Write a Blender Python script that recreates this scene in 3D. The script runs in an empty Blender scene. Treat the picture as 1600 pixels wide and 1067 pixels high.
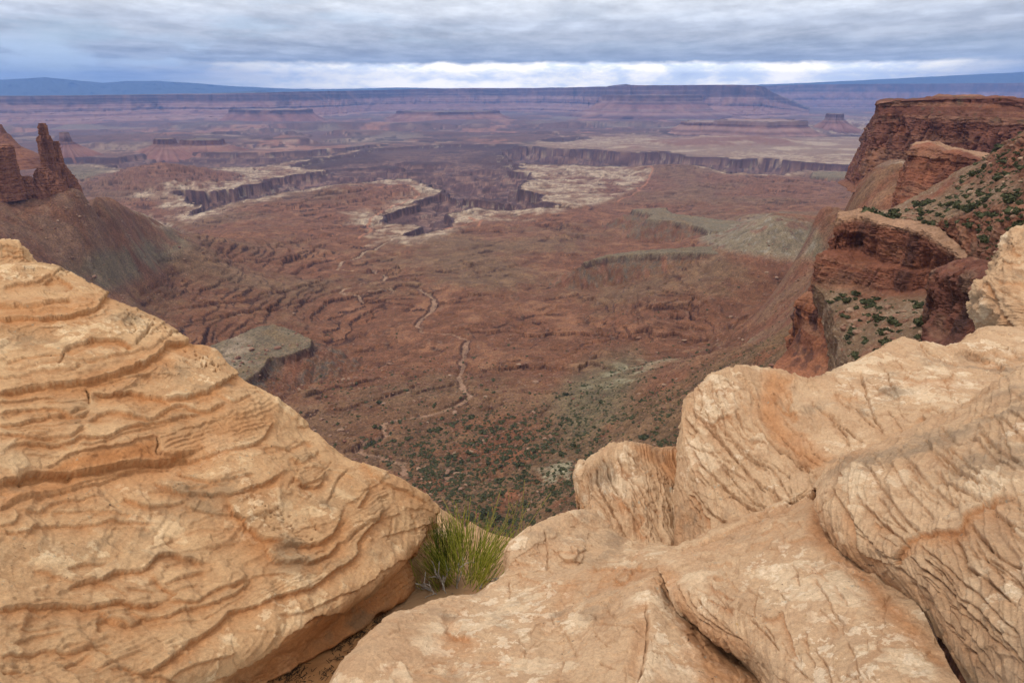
import bpy, math, random
import numpy as np
from mathutils import Vector

Q = 1.0                                   # mesh density
SC = bpy.context.scene
COL = SC.collection
rnd = random.Random(7)
nrg = np.random.RandomState(11)

# ------------------------------------------------------------------ camera
F_PX = 1062.0
PITCH = math.radians(20.2)
cam_d = bpy.data.cameras.new('camera')
cam_d.sensor_width = 36.0
cam_d.lens = F_PX * 36.0 / 1600.0
cam_d.clip_start = 0.05
cam_d.clip_end = 200000.0
cam = bpy.data.objects.new('camera', cam_d)
cam.location = (0, 0, 0)
cam.rotation_euler = (math.radians(90) - PITCH, 0, 0)
COL.objects.link(cam)
SC.camera = cam

# ------------------------------------------------------------------ world
SUN_EL, SUN_AZ = math.radians(58), math.radians(-125)      # azimuth from +Y towards +X
world = bpy.data.worlds.new('World')
SC.world = world
world.use_nodes = True
nt = world.node_tree
for n in list(nt.nodes):
    nt.nodes.remove(n)
N = nt.nodes.new
LK = nt.links.new
def wmath(op, a, b=None, clamp=False):
    n = N('ShaderNodeMath'); n.operation = op; n.use_clamp = clamp
    for i, v in enumerate((a, b)):
        if v is None: continue
        if isinstance(v, (int, float)): n.inputs[i].default_value = v
        else: LK(v, n.inputs[i])
    return n.outputs[0]
def wrange(v, a, b, c=0.0, d=1.0):
    n = N('ShaderNodeMapRange'); n.interpolation_type = 'SMOOTHSTEP'
    LK(v, n.inputs[0])
    for i, q in enumerate((a, b, c, d)): n.inputs[1 + i].default_value = q
    return n.outputs[0]
def wnoise(vec, scale, detail=6, rough=0.55, w=(1, 1, 1), off=(0, 0, 0)):
    m = N('ShaderNodeMapping'); LK(vec, m.inputs[0])
    m.inputs['Scale'].default_value = w; m.inputs['Location'].default_value = off
    n = N('ShaderNodeTexNoise'); LK(m.outputs[0], n.inputs['Vector'])
    n.inputs['Scale'].default_value = scale
    n.inputs['Detail'].default_value = detail
    n.inputs['Roughness'].default_value = rough
    return n.outputs[0]
def wmix(f, a, b):
    n = N('ShaderNodeMix'); n.data_type = 'RGBA'
    for s, v in ((n.inputs[0], f), (n.inputs[6], a), (n.inputs[7], b)):
        if isinstance(v, (int, float)): s.default_value = v
        elif isinstance(v, tuple): s.default_value = v
        else: LK(v, s)
    return n.outputs[2]
tc = N('ShaderNodeTexCoord')
nrm = N('ShaderNodeVectorMath'); nrm.operation = 'NORMALIZE'
LK(tc.outputs['Generated'], nrm.inputs[0])
D = nrm.outputs[0]
sx = N('ShaderNodeSeparateXYZ'); LK(D, sx.inputs[0])
X_, Y_, Z_ = sx.outputs
sky = N('ShaderNodeTexSky'); sky.sky_type = 'NISHITA'
sky.sun_disc = False
sky.sun_elevation = SUN_EL
sky.sun_rotation = SUN_AZ
sky.altitude = 1800
# stratus sheet: base tone by height above the horizon, broken by stretched noise
streak = wnoise(D, 4.0, 8, 0.6, (1.0, 1.0, 7.0))
dz = N('ShaderNodeCombineXYZ')
hz_ = wmath('MAXIMUM', wmath('ADD', Z_, 0.03), 0.02)
LK(wmath('DIVIDE', X_, hz_), dz.inputs[0]); LK(wmath('DIVIDE', Y_, hz_), dz.inputs[1])
streak2 = wnoise(dz.outputs[0], 0.8, 10, 0.6, (1.3, 0.75, 1.0), (3, 1, 0))
ripple = wnoise(D, 22.0, 7, 0.62, (1.0, 1.0, 3.2), (1, 4, 0))
zz = wmath('ADD', Z_, wmath('MULTIPLY', wmath('SUBTRACT', streak, 0.5), 0.028))
ramp = N('ShaderNodeValToRGB'); LK(wrange(zz, 0.0, 0.16), ramp.inputs[0])
cr = ramp.color_ramp
cr.interpolation = 'EASE'
stops = [(0.0, (3.2, 4.0, 4.8)), (0.10, (3.6, 4.0, 4.4)), (0.25, (3.9, 4.2, 4.5)), (0.38, (4.5, 4.7, 4.9)),
         (0.52, (5.2, 5.5, 5.9)), (0.70, (6.4, 6.6, 6.8)), (1.0, (7.4, 7.4, 7.3))]
while len(cr.elements) < len(stops): cr.elements.new(0.5)
for e, (p, c) in zip(cr.elements, stops):
    e.position = p; e.color = (c[0] / 10, c[1] / 10, c[2] / 10, 1)
cs = N('ShaderNodeVectorMath'); cs.operation = 'SCALE'; LK(ramp.outputs[0], cs.inputs[0]); cs.inputs[3].default_value = 10.0
mod = wmath('MULTIPLY', wrange(streak2, 0.30, 0.70, 0.84, 1.24), wrange(ripple, 0.3, 0.7, 0.87, 1.13))
mod = wmath('MULTIPLY', mod, wrange(Z_, 0.13, 0.5, 1.0, 1.28))
cm = N('ShaderNodeVectorMath'); cm.operation = 'SCALE'; LK(cs.outputs[0], cm.inputs[0]); LK(mod, cm.inputs[3])
stratus = cm.outputs[0]
# bright gap of sunlit cloud low over the far mesas, with cumulus tops in it
cum = wnoise(D, 14.0, 8, 0.6, (1.0, 1.0, 3.0), (0.4, 2, 0))
lumpn = wnoise(D, 26.0, 6, 0.6, (1.0, 1.0, 2.4), (5, 3, 1))
zb = wmath('ADD', wmath('ADD', Z_, wmath('MULTIPLY', wmath('SUBTRACT', streak, 0.5), 0.014)), wmath('MULTIPLY', wmath('SUBTRACT', lumpn, 0.5), 0.012))
top_edge = wrange(zb, 0.0310, 0.0385, 1.0, 0.0)
lowgap = wrange(Z_, 0.000, 0.006, 0.35, 1.0)
azm = wmath('MULTIPLY', wrange(X_, -0.52, -0.08), wrange(X_, 0.40, 0.62, 1.0, 0.0))
gap = wmath('MULTIPLY', wmath('MULTIPLY', top_edge, azm), lowgap)
gapcol = wmix(wrange(cum, 0.36, 0.60), (13.0, 13.5, 13.2, 1), (26.0, 23.0, 17.0, 1))
gap = wmath('MULTIPLY', gap, wrange(cum, 0.22, 0.36, 0.55, 1.0))
c1 = wmix(gap, stratus, gapcol)
# thin places where blue sky shows (low on the left)
hole = wmath('MULTIPLY', wrange(wnoise(D, 5.0, 6, 0.6, (1, 1, 6.0), (7, 7, 7)), 0.50, 0.66), wrange(Z_, 0.02, 0.2, 0.40, 0.05))
hole = wmath('MULTIPLY', hole, wrange(X_, -0.3, 0.2, 1.0, 0.25))
# pale cloud bank lying over the left range
bank = wmath('MULTIPLY', wrange(wnoise(D, 8.0, 8, 0.6, (1, 1, 5.0), (2, 5, 1)), 0.44, 0.62), wmath('MULTIPLY', wrange(Z_, 0.008, 0.02), wrange(Z_, 0.045, 0.07, 1.0, 0.0)))
bank = wmath('MULTIPLY', bank, wrange(X_, -0.30, -0.42))
c1 = wmix(wmath('MULTIPLY', bank, 0.75), c1, (6.0, 7.2, 8.2, 1))
c2 = wmix(hole, c1, sky.outputs[0])
bg = N('ShaderNodeBackground'); LK(c2, bg.inputs[0]); bg.inputs[1].default_value = 0.10
out = N('ShaderNodeOutputWorld'); LK(bg.outputs[0], out.inputs[0])

# ------------------------------------------------------------------ sun behind thin cloud
sd_ = bpy.data.lights.new('sun', 'SUN')
sd_.energy = 1.5
sd_.angle = math.radians(10)
sd_.color = (1.0, 0.93, 0.84)
sun = bpy.data.objects.new('sun', sd_)
dv = Vector((math.cos(SUN_EL) * math.sin(SUN_AZ), math.cos(SUN_EL) * math.cos(SUN_AZ), math.sin(SUN_EL)))
sun.rotation_euler = dv.to_track_quat('Z', 'Y').to_euler()
sun.location = (-20, -20, 60)
COL.objects.link(sun)

HAZE = 2.9e-5
SC.view_settings.view_transform = 'Standard'
SC.view_settings.look = 'None'
SC.view_settings.gamma = 1.0
SC.view_settings.exposure = 0.42
try:
    SC.cycles.use_denoising = True
    SC.cycles.volume_bounces = 0
    SC.cycles.max_bounces = 6
    SC.cycles.diffuse_bounces = 3
    SC.cycles.use_adaptive_sampling = True
except Exception:
    pass

# ------------------------------------------------------------------ helpers
CP, SP = math.cos(PITCH), math.sin(PITCH)
def ray(px, py):
    a = (np.asarray(px, float) - 800.0) / F_PX
    b = (533.5 - np.asarray(py, float)) / F_PX
    return np.stack([a, CP + b * SP, -SP + b * CP], -1)
def at_r(px, py, r):                      # point on the line of sight at horizontal range r
    d = ray(px, py)
    return d * (np.asarray(r, float) / np.hypot(d[..., 0], d[..., 1]))[..., None]
def at_z(px, py, z):
    d = ray(px, py)
    return d * (np.asarray(z, float) / d[..., 2])[..., None]
def project(P):
    x, y, z = P[..., 0], P[..., 1], P[..., 2]
    zc = np.maximum(y * CP - z * SP, 1e-3)
    return 800 + F_PX * x / zc, 533.5 - F_PX * (y * SP + z * CP) / zc

_perm = np.random.RandomState(3).permutation(256).astype(np.int32)
_perm = np.concatenate([_perm, _perm, _perm])
_g = np.random.RandomState(5).normal(size=(256, 3)).astype(np.float32)
_g /= np.linalg.norm(_g, axis=1)[:, None]
_ang = np.random.RandomState(6).uniform(0, 2 * np.pi, 256).astype(np.float32)
_g2 = np.stack([np.cos(_ang), np.sin(_ang)], 1)
def _fade(t): return t * t * t * (t * (t * 6 - 15) + 10)
def n2(x, y):
    x = np.asarray(x, np.float32) + 31.7; y = np.asarray(y, np.float32) + 17.3
    xi = np.floor(x); yi = np.floor(y)
    xf = x - xi; yf = y - yi
    xi = xi.astype(np.int32) & 255; yi = yi.astype(np.int32) & 255
    u, v = _fade(xf), _fade(yf)
    def c(i, j):
        h = _perm[_perm[xi + i] + yi + j]
        return _g2[h, 0] * (xf - i) + _g2[h, 1] * (yf - j)
    a = c(0, 0); a += u * (c(1, 0) - a)
    b = c(0, 1); b += u * (c(1, 1) - b)
    return (a + v * (b - a)) * 1.5
def n3(x, y, z):
    x = np.asarray(x, np.float32) + 31.7; y = np.asarray(y, np.float32) + 17.3; z = np.asarray(z, np.float32) + 9.1
    xi = np.floor(x); yi = np.floor(y); zi = np.floor(z)
    xf = x - xi; yf = y - yi; zf = z - zi
    xi = xi.astype(np.int32) & 255; yi = yi.astype(np.int32) & 255; zi = zi.astype(np.int32) & 255
    u, v, w = _fade(xf), _fade(yf), _fade(zf)
    def c(i, j, k):
        h = _perm[_perm[_perm[xi + i] + yi + j] + zi + k]
        return _g[h, 0] * (xf - i) + _g[h, 1] * (yf - j) + _g[h, 2] * (zf - k)
    r = []
    for k in (0, 1):
        a = c(0, 0, k); a += u * (c(1, 0, k) - a)
        b = c(0, 1, k); b += u * (c(1, 1, k) - b)
        r.append(a + v * (b - a))
    return (r[0] + w * (r[1] - r[0])) * 1.5
def f2(x, y, o=4, g=0.5):
    s = 0; a = 1.0; t = 0
    for i in range(o):
        s = s + a * n2(x * 2 ** i + 13.1 * i, y * 2 ** i + 7.7 * i); t += a; a *= g
    return s / t * 1.3
def f3(P, fr, o=4, g=0.5):
    s = 0; a = 1.0; t = 0
    x, y, z = P[..., 0] * fr, P[..., 1] * fr, P[..., 2] * fr
    for i in range(o):
        s = s + a * n3(x * 2 ** i + 13.1 * i, y * 2 ** i + 7.7 * i, z * 2 ** i + 3.3 * i); t += a; a *= g
    return s / t * 1.3
def sst(a, b, x):
    t = np.clip((x - a) / (b - a), 0, 1)
    return t * t * (3 - 2 * t)
def mixc(a, b, t):
    return a + (np.asarray(b, np.float32) - a) * t[..., None]

def make_mesh(name, V, Fq, cols=None, smooth=True):
    me = bpy.data.meshes.new(name)
    V = np.ascontiguousarray(V, np.float32).reshape(-1, 3)
    Fq = np.ascontiguousarray(Fq, np.int32)
    nf, k = Fq.shape
    me.vertices.add(len(V)); me.vertices.foreach_set('co', V.ravel())
    me.loops.add(nf * k); me.loops.foreach_set('vertex_index', Fq.ravel())
    me.polygons.add(nf)
    me.polygons.foreach_set('loop_start', np.arange(0, nf * k, k, dtype=np.int32))
    try: me.polygons.foreach_set('loop_total', np.full(nf, k, np.int32))
    except Exception: pass
    me.polygons.foreach_set('use_smooth', np.full(nf, smooth, bool))
    me.update(calc_edges=True)
    for cn, c in (cols or {}).items():
        at = me.attributes.new(cn, 'FLOAT_COLOR', 'POINT')
        c = np.asarray(c, np.float32).reshape(-1, c.shape[-1])
        if c.shape[1] == 3: c = np.concatenate([c, np.ones((len(c), 1), np.float32)], 1)
        at.data.foreach_set('color', np.ascontiguousarray(c).ravel())
    me.validate()
    return me
def grid_faces(nu, nv, flip=False, wrap=False):
    i = np.arange(nu * nv).reshape(nu, nv)
    if wrap: i = np.concatenate([i, i[:, :1]], 1)
    a, b, c, d = i[:-1, :-1], i[:-1, 1:], i[1:, 1:], i[1:, :-1]
    f = np.stack([a, d, c, b] if flip else [a, b, c, d], -1)
    return f.reshape(-1, 4)
def link(name, me, mat=None, parent=None):
    o = bpy.data.objects.new(name, me)
    COL.objects.link(o)
    if mat is not None and me is not None: me.materials.append(mat)
    if parent is not None: o.parent = parent
    return o
def tag(o, label=None, cat=None, group=None, kind=None):
    if label: o['label'] = label
    if cat: o['category'] = cat
    if group: o['group'] = group
    if kind: o['kind'] = kind
    return o
def thing(name, loc, label, cat, group=None):
    o = bpy.data.objects.new(name, None)
    o.location = loc; o.empty_display_size = 0.2
    COL.objects.link(o)
    return tag(o, label, cat, group)
def rel(o, parent):                       # keep the world place of a part under its thing
    o.parent = parent
    o.location = -Vector(parent.location)
    return o

# ------------------------------------------------------------------ material helper
class M:
    def __init__(s, name, rough=0.9):
        s.m = bpy.data.materials.new(name); s.m.use_nodes = True
        s.t = s.m.node_tree
        for n in list(s.t.nodes): s.t.nodes.remove(n)
        s.o = s.t.nodes.new('ShaderNodeOutputMaterial')
        s.b = s.t.nodes.new('ShaderNodeBsdfPrincipled')
        s.b.inputs['Roughness'].default_value = rough
        s.b.inputs['Specular IOR Level'].default_value = 0.15
        s.t.links.new(s.b.outputs[0], s.o.inputs[0])
        g = s.t.nodes.new('ShaderNodeNewGeometry')
        s.pos = g.outputs['Position']; s.geo = g
    def n(s, k): return s.t.nodes.new(k)
    def l(s, a, b): s.t.links.new(a, b)
    def _set(s, sock, v):
        if hasattr(v, 'links') or isinstance(v, bpy.types.NodeSocket): s.l(v, sock)
        elif isinstance(v, tuple) and len(v) == 3 and sock.type == 'RGBA': sock.default_value = (*v, 1)
        else: sock.default_value = v
    def attr(s, name):
        a = s.n('ShaderNodeAttribute'); a.attribute_name = name
        return a
    def sep(s, c):
        q = s.n('ShaderNodeSeparateColor'); s.l(c, q.inputs[0]); return q.outputs
    def noise(s, scale, detail=5, rough=0.6, stretch=None, vec=None, dist=0.0):
        v = vec or s.pos
        if stretch:
            m = s.n('ShaderNodeMapping'); s.l(v, m.inputs[0]); m.inputs['Scale'].default_value = stretch; v = m.outputs[0]
        q = s.n('ShaderNodeTexNoise'); s.l(v, q.inputs['Vector'])
        q.inputs['Scale'].default_value = scale; q.inputs['Detail'].default_value = detail
        q.inputs['Roughness'].default_value = rough; q.inputs['Distortion'].default_value = dist
        return q.outputs[0]
    def voro(s, scale, vec=None, feature='F1', rnd_=1.0):
        q = s.n('ShaderNodeTexVoronoi'); q.feature = feature
        s.l(vec or s.pos, q.inputs['Vector']); q.inputs['Scale'].default_value = scale
        q.inputs['Randomness'].default_value = rnd_
        return q.outputs[0]
    def rng(s, v, a, b, c=0.0, d=1.0):
        q = s.n('ShaderNodeMapRange'); q.interpolation_type = 'SMOOTHSTEP'; s.l(v, q.inputs[0])
        for i, w in enumerate((a, b, c, d)): q.inputs[1 + i].default_value = w
        return q.outputs[0]
    def math(s, op, a, b=0.0):
        q = s.n('ShaderNodeMath'); q.operation = op; s._set(q.inputs[0], a); s._set(q.inputs[1], b); return q.outputs[0]
    def mix(s, f, a, b, mode='MIX'):
        q = s.n('ShaderNodeMix'); q.data_type = 'RGBA'; q.blend_type = mode
        s._set(q.inputs[0], f); s._set(q.inputs[6], a); s._set(q.inputs[7], b)
        return q.outputs[2]
    def scale(s, c, f):
        q = s.n('ShaderNodeVectorMath'); q.operation = 'SCALE'; s.l(c, q.inputs[0]); s._set(q.inputs[3], f); return q.outputs[0]
    def color(s, c): s._set(s.b.inputs['Base Color'], c)
    def bump(s, h, strength, dist, prev=None):
        q = s.n('ShaderNodeBump'); s.l(h, q.inputs['Height'])
        q.inputs['Strength'].default_value = strength; q.inputs['Distance'].default_value = dist
        if prev is not None: s.l(prev, q.inputs['Normal'])
        s.l(q.outputs[0], s.b.inputs['Normal'])
        return q.outputs[0]

# ================================================================== TERRAIN
# Ground heights: a smooth surface through surveyed points (pixel + range or level), then
# benches, canyons, washes, bedding ledges.
CTRL_R = [  # px, py, horizontal range
    (1341, 290, 970), (1280, 330, 1230), (1210, 338, 1720), (1280, 400, 1150), (1265, 450, 1000), (1240, 500, 850),
    (1200, 530, 730), (1130, 545, 830), (1100, 600, 660), (1060, 690, 520), (950, 700, 590), (900, 790, 470),
    (1400, 340, 820), (1500, 300, 900), (1650, 280, 900), (1850, 300, 800), (1400, 720, 300), (1600, 700, 250), (1850, 700, 220),
    (740, 1000, 300), (740, 1067, 210), (300, 1000, 300), (1100, 1000, 280), (800, 880, 430),
    (60, 300, 1500), (0, 300, 1500), (128, 300, 1500), (-150, 290, 1500), (-350, 300, 1500),
    (165, 316, 1590), (148, 308, 1545), (200, 331, 1680), (225, 339, 1760), (245, 346, 1830), (300, 366, 2050), (230, 388, 1680), (150, 365, 1530), (60, 365, 1380), (50, 392, 1300),
    (130, 432, 1330), (200, 440, 1430), (120, 470, 1220), (200, 485, 1270), (300, 462, 1480), (300, 505, 1290),
    (400, 425, 1800), (420, 460, 1560), (0, 450, 1150), (-200, 450, 1100), (100, 560, 900), (-100, 600, 800),
    (1100, 470, 1330), (1200, 475, 1265), (1020, 470, 1370), (1150, 480, 1340), (1200, 478, 1325), (1090, 478, 1350), (1245, 468, 1280), (1150, 360, 1900)]
CTRL_W = [  # azimuth, range, level
    (-34.5, 1720, -270), (-35, 1950, -420), (-39, 1800, -300), (-40, 2300, -430), (-45, 2000, -380), (-50, 1500, -230), (-30.5, 2000, -440),
    (38, 1400, -240), (42, 1100, -90), (30, 1500, -330), (33, 1250, -200), (-10, 120, -170), (10, 120, -160), (0, 60, -110), (-30, 60, -90), (30, 60, -80), (-60, 100, -110), (60, 100, -80), (-70, 800, -200), (70, 800, -80)]
CTRL_Z = [  # px, py, level
    (640, 350, -470), (500, 300, -470), (900, 280, -470), (1150, 262, -472), (300, 322, -465), (1000, 215, -480), (200, 235, -480),
    (600, 210, -495), (100, 195, -495), (1300, 200, -490), (800, 180, -500), (800, 160, -500), (1500, 170, -500), (0, 165, -500),
    (600, 430, -452), (720, 540, -436), (600, 640, -424), (560, 700, -416), (480, 490, -440), (850, 430, -446), (950, 480, -440),
    (800, 600, -418), (700, 700, -398), (740, 820, -350), (650, 780, -380), (1000, 565, -400), (1000, 520, -412), (1100, 505, -400),
    (900, 350, -462), (1050, 300, -462), (1250, 290, -455), (100, 280, -440), (180, 300, -452), (0, 245, -470), (-250, 240, -470),
    (1600, 250, -470), (1900, 230, -470), (750, 400, -458), (450, 345, -458), (420, 620, -425), (450, 720, -415), (1100, 330, -452), (1000, 350, -456), (1040, 372, -448), (940, 430, -446)]
_c = np.concatenate([at_r(np.array([p[0] for p in CTRL_R]), np.array([p[1] for p in CTRL_R]), np.array([p[2] for p in CTRL_R])),
                     at_z(np.array([p[0] for p in CTRL_Z]), np.array([p[1] for p in CTRL_Z]), np.array([p[2] for p in CTRL_Z]))])
def _lr(x, y):
    r = np.hypot(x, y)
    return np.log(np.maximum(r, 1.0)) * 1.0, np.arctan2(x, y) * 2.0
_aw = np.array(CTRL_W, float); _aw[:, 0] = np.radians(_aw[:, 0])
_c = np.concatenate([_c, np.stack([_aw[:, 1] * np.sin(_aw[:, 0]), _aw[:, 1] * np.cos(_aw[:, 0]), _aw[:, 2]], 1)])
_cu, _cv = _lr(_c[:, 0], _c[:, 1])
def _ker(d2): return 0.5 * d2 * np.log(d2 + 1e-9)
_n = len(_c)
_A = np.zeros((_n + 3, _n + 3))
_A[:_n, :_n] = _ker((_cu[:, None] - _cu) ** 2 + (_cv[:, None] - _cv) ** 2) + np.eye(_n) * 1e-4
_A[:_n, _n] = 1; _A[:_n, _n + 1] = _cu; _A[:_n, _n + 2] = _cv
_A[_n:, :_n] = _A[:_n, _n:].T
_w = np.linalg.solve(_A, np.concatenate([_c[:, 2], np.zeros(3)]))
def base_h(x, y):
    sh = np.shape(x)
    u, v = _lr(np.ravel(x), np.ravel(y))
    o = np.empty(len(u))
    for i in range(0, len(u), 100000):
        a, b = u[i:i + 100000].astype(np.float32), v[i:i + 100000].astype(np.float32)
        s = np.full(len(a), _w[_n]) + _w[_n + 1] * a + _w[_n + 2] * b
        for k in range(_n):
            d2 = (a - _cu[k]) ** 2 + (b - _cv[k]) ** 2
            s += _w[k] * 0.5 * d2 * np.log(d2 + 1e-9)
        o[i:i + 100000] = s
    r = np.hypot(np.ravel(x), np.ravel(y))
    o = o + (-500 - o) * sst(9000, 13000, r)
    return o.reshape(sh)
def ground_pt(px, py):                     # where the line of sight meets the smooth ground
    px = np.asarray(px, float); py = np.asarray(py, float)
    d = ray(px, py); hl = np.hypot(d[:, 0], d[:, 1])
    rs = np.geomspace(180, 14000, 240)
    best = np.full(len(px), 14000.0); done = np.zeros(len(px), bool)
    pr = None
    for r in rs:
        P = d * (r / hl)[:, None]
        below = P[:, 2] < base_h(P[:, 0], P[:, 1])
        new = below & ~done
        best[new] = r; done |= new
    lo_, hi_ = best / (rs[1] / rs[0]), best.copy()
    for _ in range(7):                     # close in on the crossing
        mid_ = (lo_ + hi_) / 2; P = d * (mid_ / hl)[:, None]
        b_ = P[:, 2] < base_h(P[:, 0], P[:, 1])
        hi_ = np.where(b_, mid_, hi_); lo_ = np.where(b_, lo_, mid_)
    best = (lo_ + hi_) / 2
    return d * (best / hl)[:, None]
def gpoly(pts): 
    a = np.array(pts, float); return ground_pt(a[:, 0], a[:, 1])[:, :2]
def seg_dist(x, y, pl):                    # distance to an open polyline and the side of it
    best = np.full(x.shape, 1e12); side = np.zeros(x.shape); tt = np.zeros(x.shape)
    n = len(pl) - 1
    for k in range(n):
        ax, ay = pl[k]; bx, by = pl[k + 1]
        dx, dy = bx - ax, by - ay
        L2 = dx * dx + dy * dy + 1e-12
        t = np.clip(((x - ax) * dx + (y - ay) * dy) / L2, 0, 1)
        ex, ey = x - ax - t * dx, y - ay - t * dy
        d2 = ex * ex + ey * ey
        m = d2 < best
        best = np.where(m, d2, best)
        side = np.where(m, dx * ey - dy * ex, side)
        tt = np.where(m, (k + t) / n, tt)
    return np.sqrt(best), np.sign(side), tt
def poly_sd(x, y, pl):                     # signed distance to a closed polygon, negative inside
    best = np.full(x.shape, 1e18); ins = np.zeros(x.shape, bool)
    n = len(pl)
    for k in range(n):
        ax, ay = pl[k]; bx, by = pl[(k + 1) % n]
        dx, dy = bx - ax, by - ay
        t = np.clip(((x - ax) * dx + (y - ay) * dy) / (dx * dx + dy * dy + 1e-12), 0, 1)
        d2 = (x - ax - t * dx) ** 2 + (y - ay - t * dy) ** 2
        best = np.minimum(best, d2)
        c = ((ay > y) != (by > y)) & (x < dx * (y - ay) / (dy + 1e-12) + ax)
        ins ^= c
    d = np.sqrt(best)
    return np.where(ins, -d, d)

CANYON_PX = [
    # near head of the side canyon
    [(600, 343), (604, 333), (625, 326), (652, 322), (655, 312), (690, 302), (706, 309), (735, 315), (800, 319), (850, 318), (872, 325),
     (855, 328), (800, 327), (742, 325), (722, 330), (700, 334), (705, 346), (700, 354), (668, 363), (640, 371), (636, 367), (662, 355), (648, 350), (622, 349)],
    # main canyon maze in the middle with its left arm
    [(262, 307), (330, 301), (400, 288), (470, 273), (514, 266), (470, 262), (455, 258), (500, 249), (560, 240), (580, 233), (700, 226), (800, 226), (830, 232), (800, 240),
     (790, 252), (808, 262), (803, 270), (833, 276), (813, 288), (803, 297), (838, 301), (848, 311), (838, 317), (800, 317), (738, 313), (708, 307), (690, 297),
     (655, 281), (640, 277), (600, 280), (560, 286), (500, 294), (415, 312), (372, 313), (326, 327), (292, 337), (318, 320), (290, 309)],
    # long dark canyon on the right
    [(780, 238), (790, 231), (830, 229), (850, 233), (915, 234), (960, 238), (1000, 240), (1040, 238), (1070, 246), (1130, 247), (1150, 251), (1200, 248), (1240, 253), (1345, 259), (1500, 262),
     (1500, 272), (1345, 268), (1262, 268), (1230, 272), (1200, 276), (1170, 278), (1140, 273), (1110, 265), (1060, 259), (1000, 262), (930, 259), (870, 257), (800, 254)],
    # far left canyon under the pale rim
    [(90, 247), (180, 247), (225, 241), (275, 236), (330, 240), (420, 240), (540, 232), (600, 226), (600, 228), (540, 236), (480, 247), (400, 259), (300, 265), (205, 266), (180, 258), (100, 255)],
    # notches on the upper right bench
    [(1040, 206), (1130, 206), (1230, 207), (1330, 209), (1330, 213), (1230, 214), (1130, 213), (1060, 212)],
    [(850, 219), (905, 214), (912, 217), (870, 222)],
]
DEPTH = [58, 105, 105, 70, 50, 30]
CANYONS = [gpoly(p) for p in CANYON_PX]
PLATEAU_D = [(840, 222), (880, 213), (1000, 214), (1060, 216), (1130, 214), (1345, 214), (1500, 216), (1500, 262), (1345, 258), (1240, 252), (1130, 246), (1040, 238), (915, 233), (830, 229)]
BENCHES = [  # pixel outline, level of the top, talus slope
    ([(318, 545), (405, 510), (428, 507), (486, 531), (480, 541), (420, 562), (396, 588), (372, 612), (290, 620)], -398, 0.55),
    ([(905, 411), (950, 401), (1000, 397), (1080, 394), (1140, 397), (1200, 403), (1262, 402), (1310, 404), (1310, 378), (1200, 380), (1110, 384), (1000, 391), (950, 397)], (905, -398, 1180, -340), 0.60),
    ([(988, 327), (1020, 335), (1010, 343), (1050, 346), (1090, 353), (1108, 360), (1180, 372), (1210, 352), (1150, 346), (1050, 333), (1042, 324)], -402, 0.5),
    ([(100, 420), (180, 400), (230, 383), (256, 362), (235, 375), (180, 392), (100, 408)], -368, 0.5),
    ([(1270, 268), (1350, 268), (1420, 270), (1420, 276), (1350, 279), (1268, 276)], -440, 0.35),
]
_bz = lambda z, px_: np.interp(px_, [z[0], z[2]], [z[1], z[3]]) if isinstance(z, tuple) else np.full(np.shape(px_), float(z))
BENCHG = [(at_z(np.array([q[0] for q in p]), np.array([q[1] for q in p]), _bz(z, np.array([q[0] for q in p], float)))[:, :2], z, s) for p, z, s in BENCHES]
WASHES = [
    ([(630, 362), (612, 375), (590, 384), (560, 400), (536, 405), (526, 416), (545, 420), (575, 419), (592, 425), (604, 431), (598, 436), (566, 441), (540, 450), (530, 456), (560, 456), (620, 449), (650, 450),
      (667, 456), (677, 463), (680, 471), (674, 481), (660, 491), (652, 504), (657, 514), (700, 517), (724, 524), (729, 531), (722, 560), (718, 590), (725, 608), (736, 620), (724, 628), (690, 643), (655, 652),
      (612, 657), (600, 661), (606, 680), (598, 684), (575, 690), (563, 698), (570, 706), (600, 712), (630, 721), (642, 738)], 3.6),
    ([(530, 455), (560, 462), (566, 470)], 3.0), ([(700, 740), (712, 748), (745, 745), (790, 738)], 3.0)]
WASHG = [(gpoly(p), w) for p, w in WASHES]
ROADS = [gpoly(p) for p in ([(560, 372), (580, 358), (574, 348), (580, 338), (597, 325), (632, 313), (655, 304), (640, 296), (590, 300)],
                            [(965, 316), (975, 308), (1000, 300), (995, 292), (1010, 285), (1020, 272), (1012, 262)],
                            [(690, 358), (720, 352), (742, 345), (733, 340), (752, 346), (748, 356)])]
LEDGE_PX = [  # single strong ledges, near edge lower
    [(905, 410), (918, 406)],
    [(640, 452), (655, 458)], [(690, 508), (740, 515), (790, 513), (860, 520), (900, 516), (960, 518), (1010, 510), (1080, 518), (1150, 516)],
    [(560, 425), (600, 418), (612, 428)], [(715, 410), (740, 418), (748, 440)], [(725, 458), (800, 466)], [(867, 366), (940, 374)], [(870, 398), (915, 400)], [(830, 348), (910, 356)],
    [(250, 487), (330, 476), (400, 463), (470, 452), (548, 433)], [(280, 500), (340, 495), (420, 480), (500, 462), (540, 450)], [(310, 418), (390, 405), (470, 395), (520, 378)],
    [(330, 345), (400, 340), (470, 325), (505, 306)], [(460, 360), (540, 352), (600, 368)], [(360, 390), (440, 380), (500, 370)],
    [(470, 620), (520, 608), (575, 597), (600, 585)], [(500, 650), (560, 636), (610, 625), (640, 612)], [(650, 620), (690, 610), (720, 600)], [(540, 700), (580, 690), (600, 680)],
    [(1050, 284), (1110, 290), (1190, 286), (1260, 292)], [(1130, 305), (1200, 300), (1260, 305)], [(560, 470), (590, 462), (598, 458)], [(575, 500), (585, 480), (600, 465)],
    [(840, 470), (900, 462), (960, 475)], [(1000, 480), (1080, 470), (1100, 475)], [(770, 575), (830, 570), (860, 580)], [(900, 580), (920, 560), (960, 575)]]
LEDGES = [gpoly(p) for p in LEDGE_PX]

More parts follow.
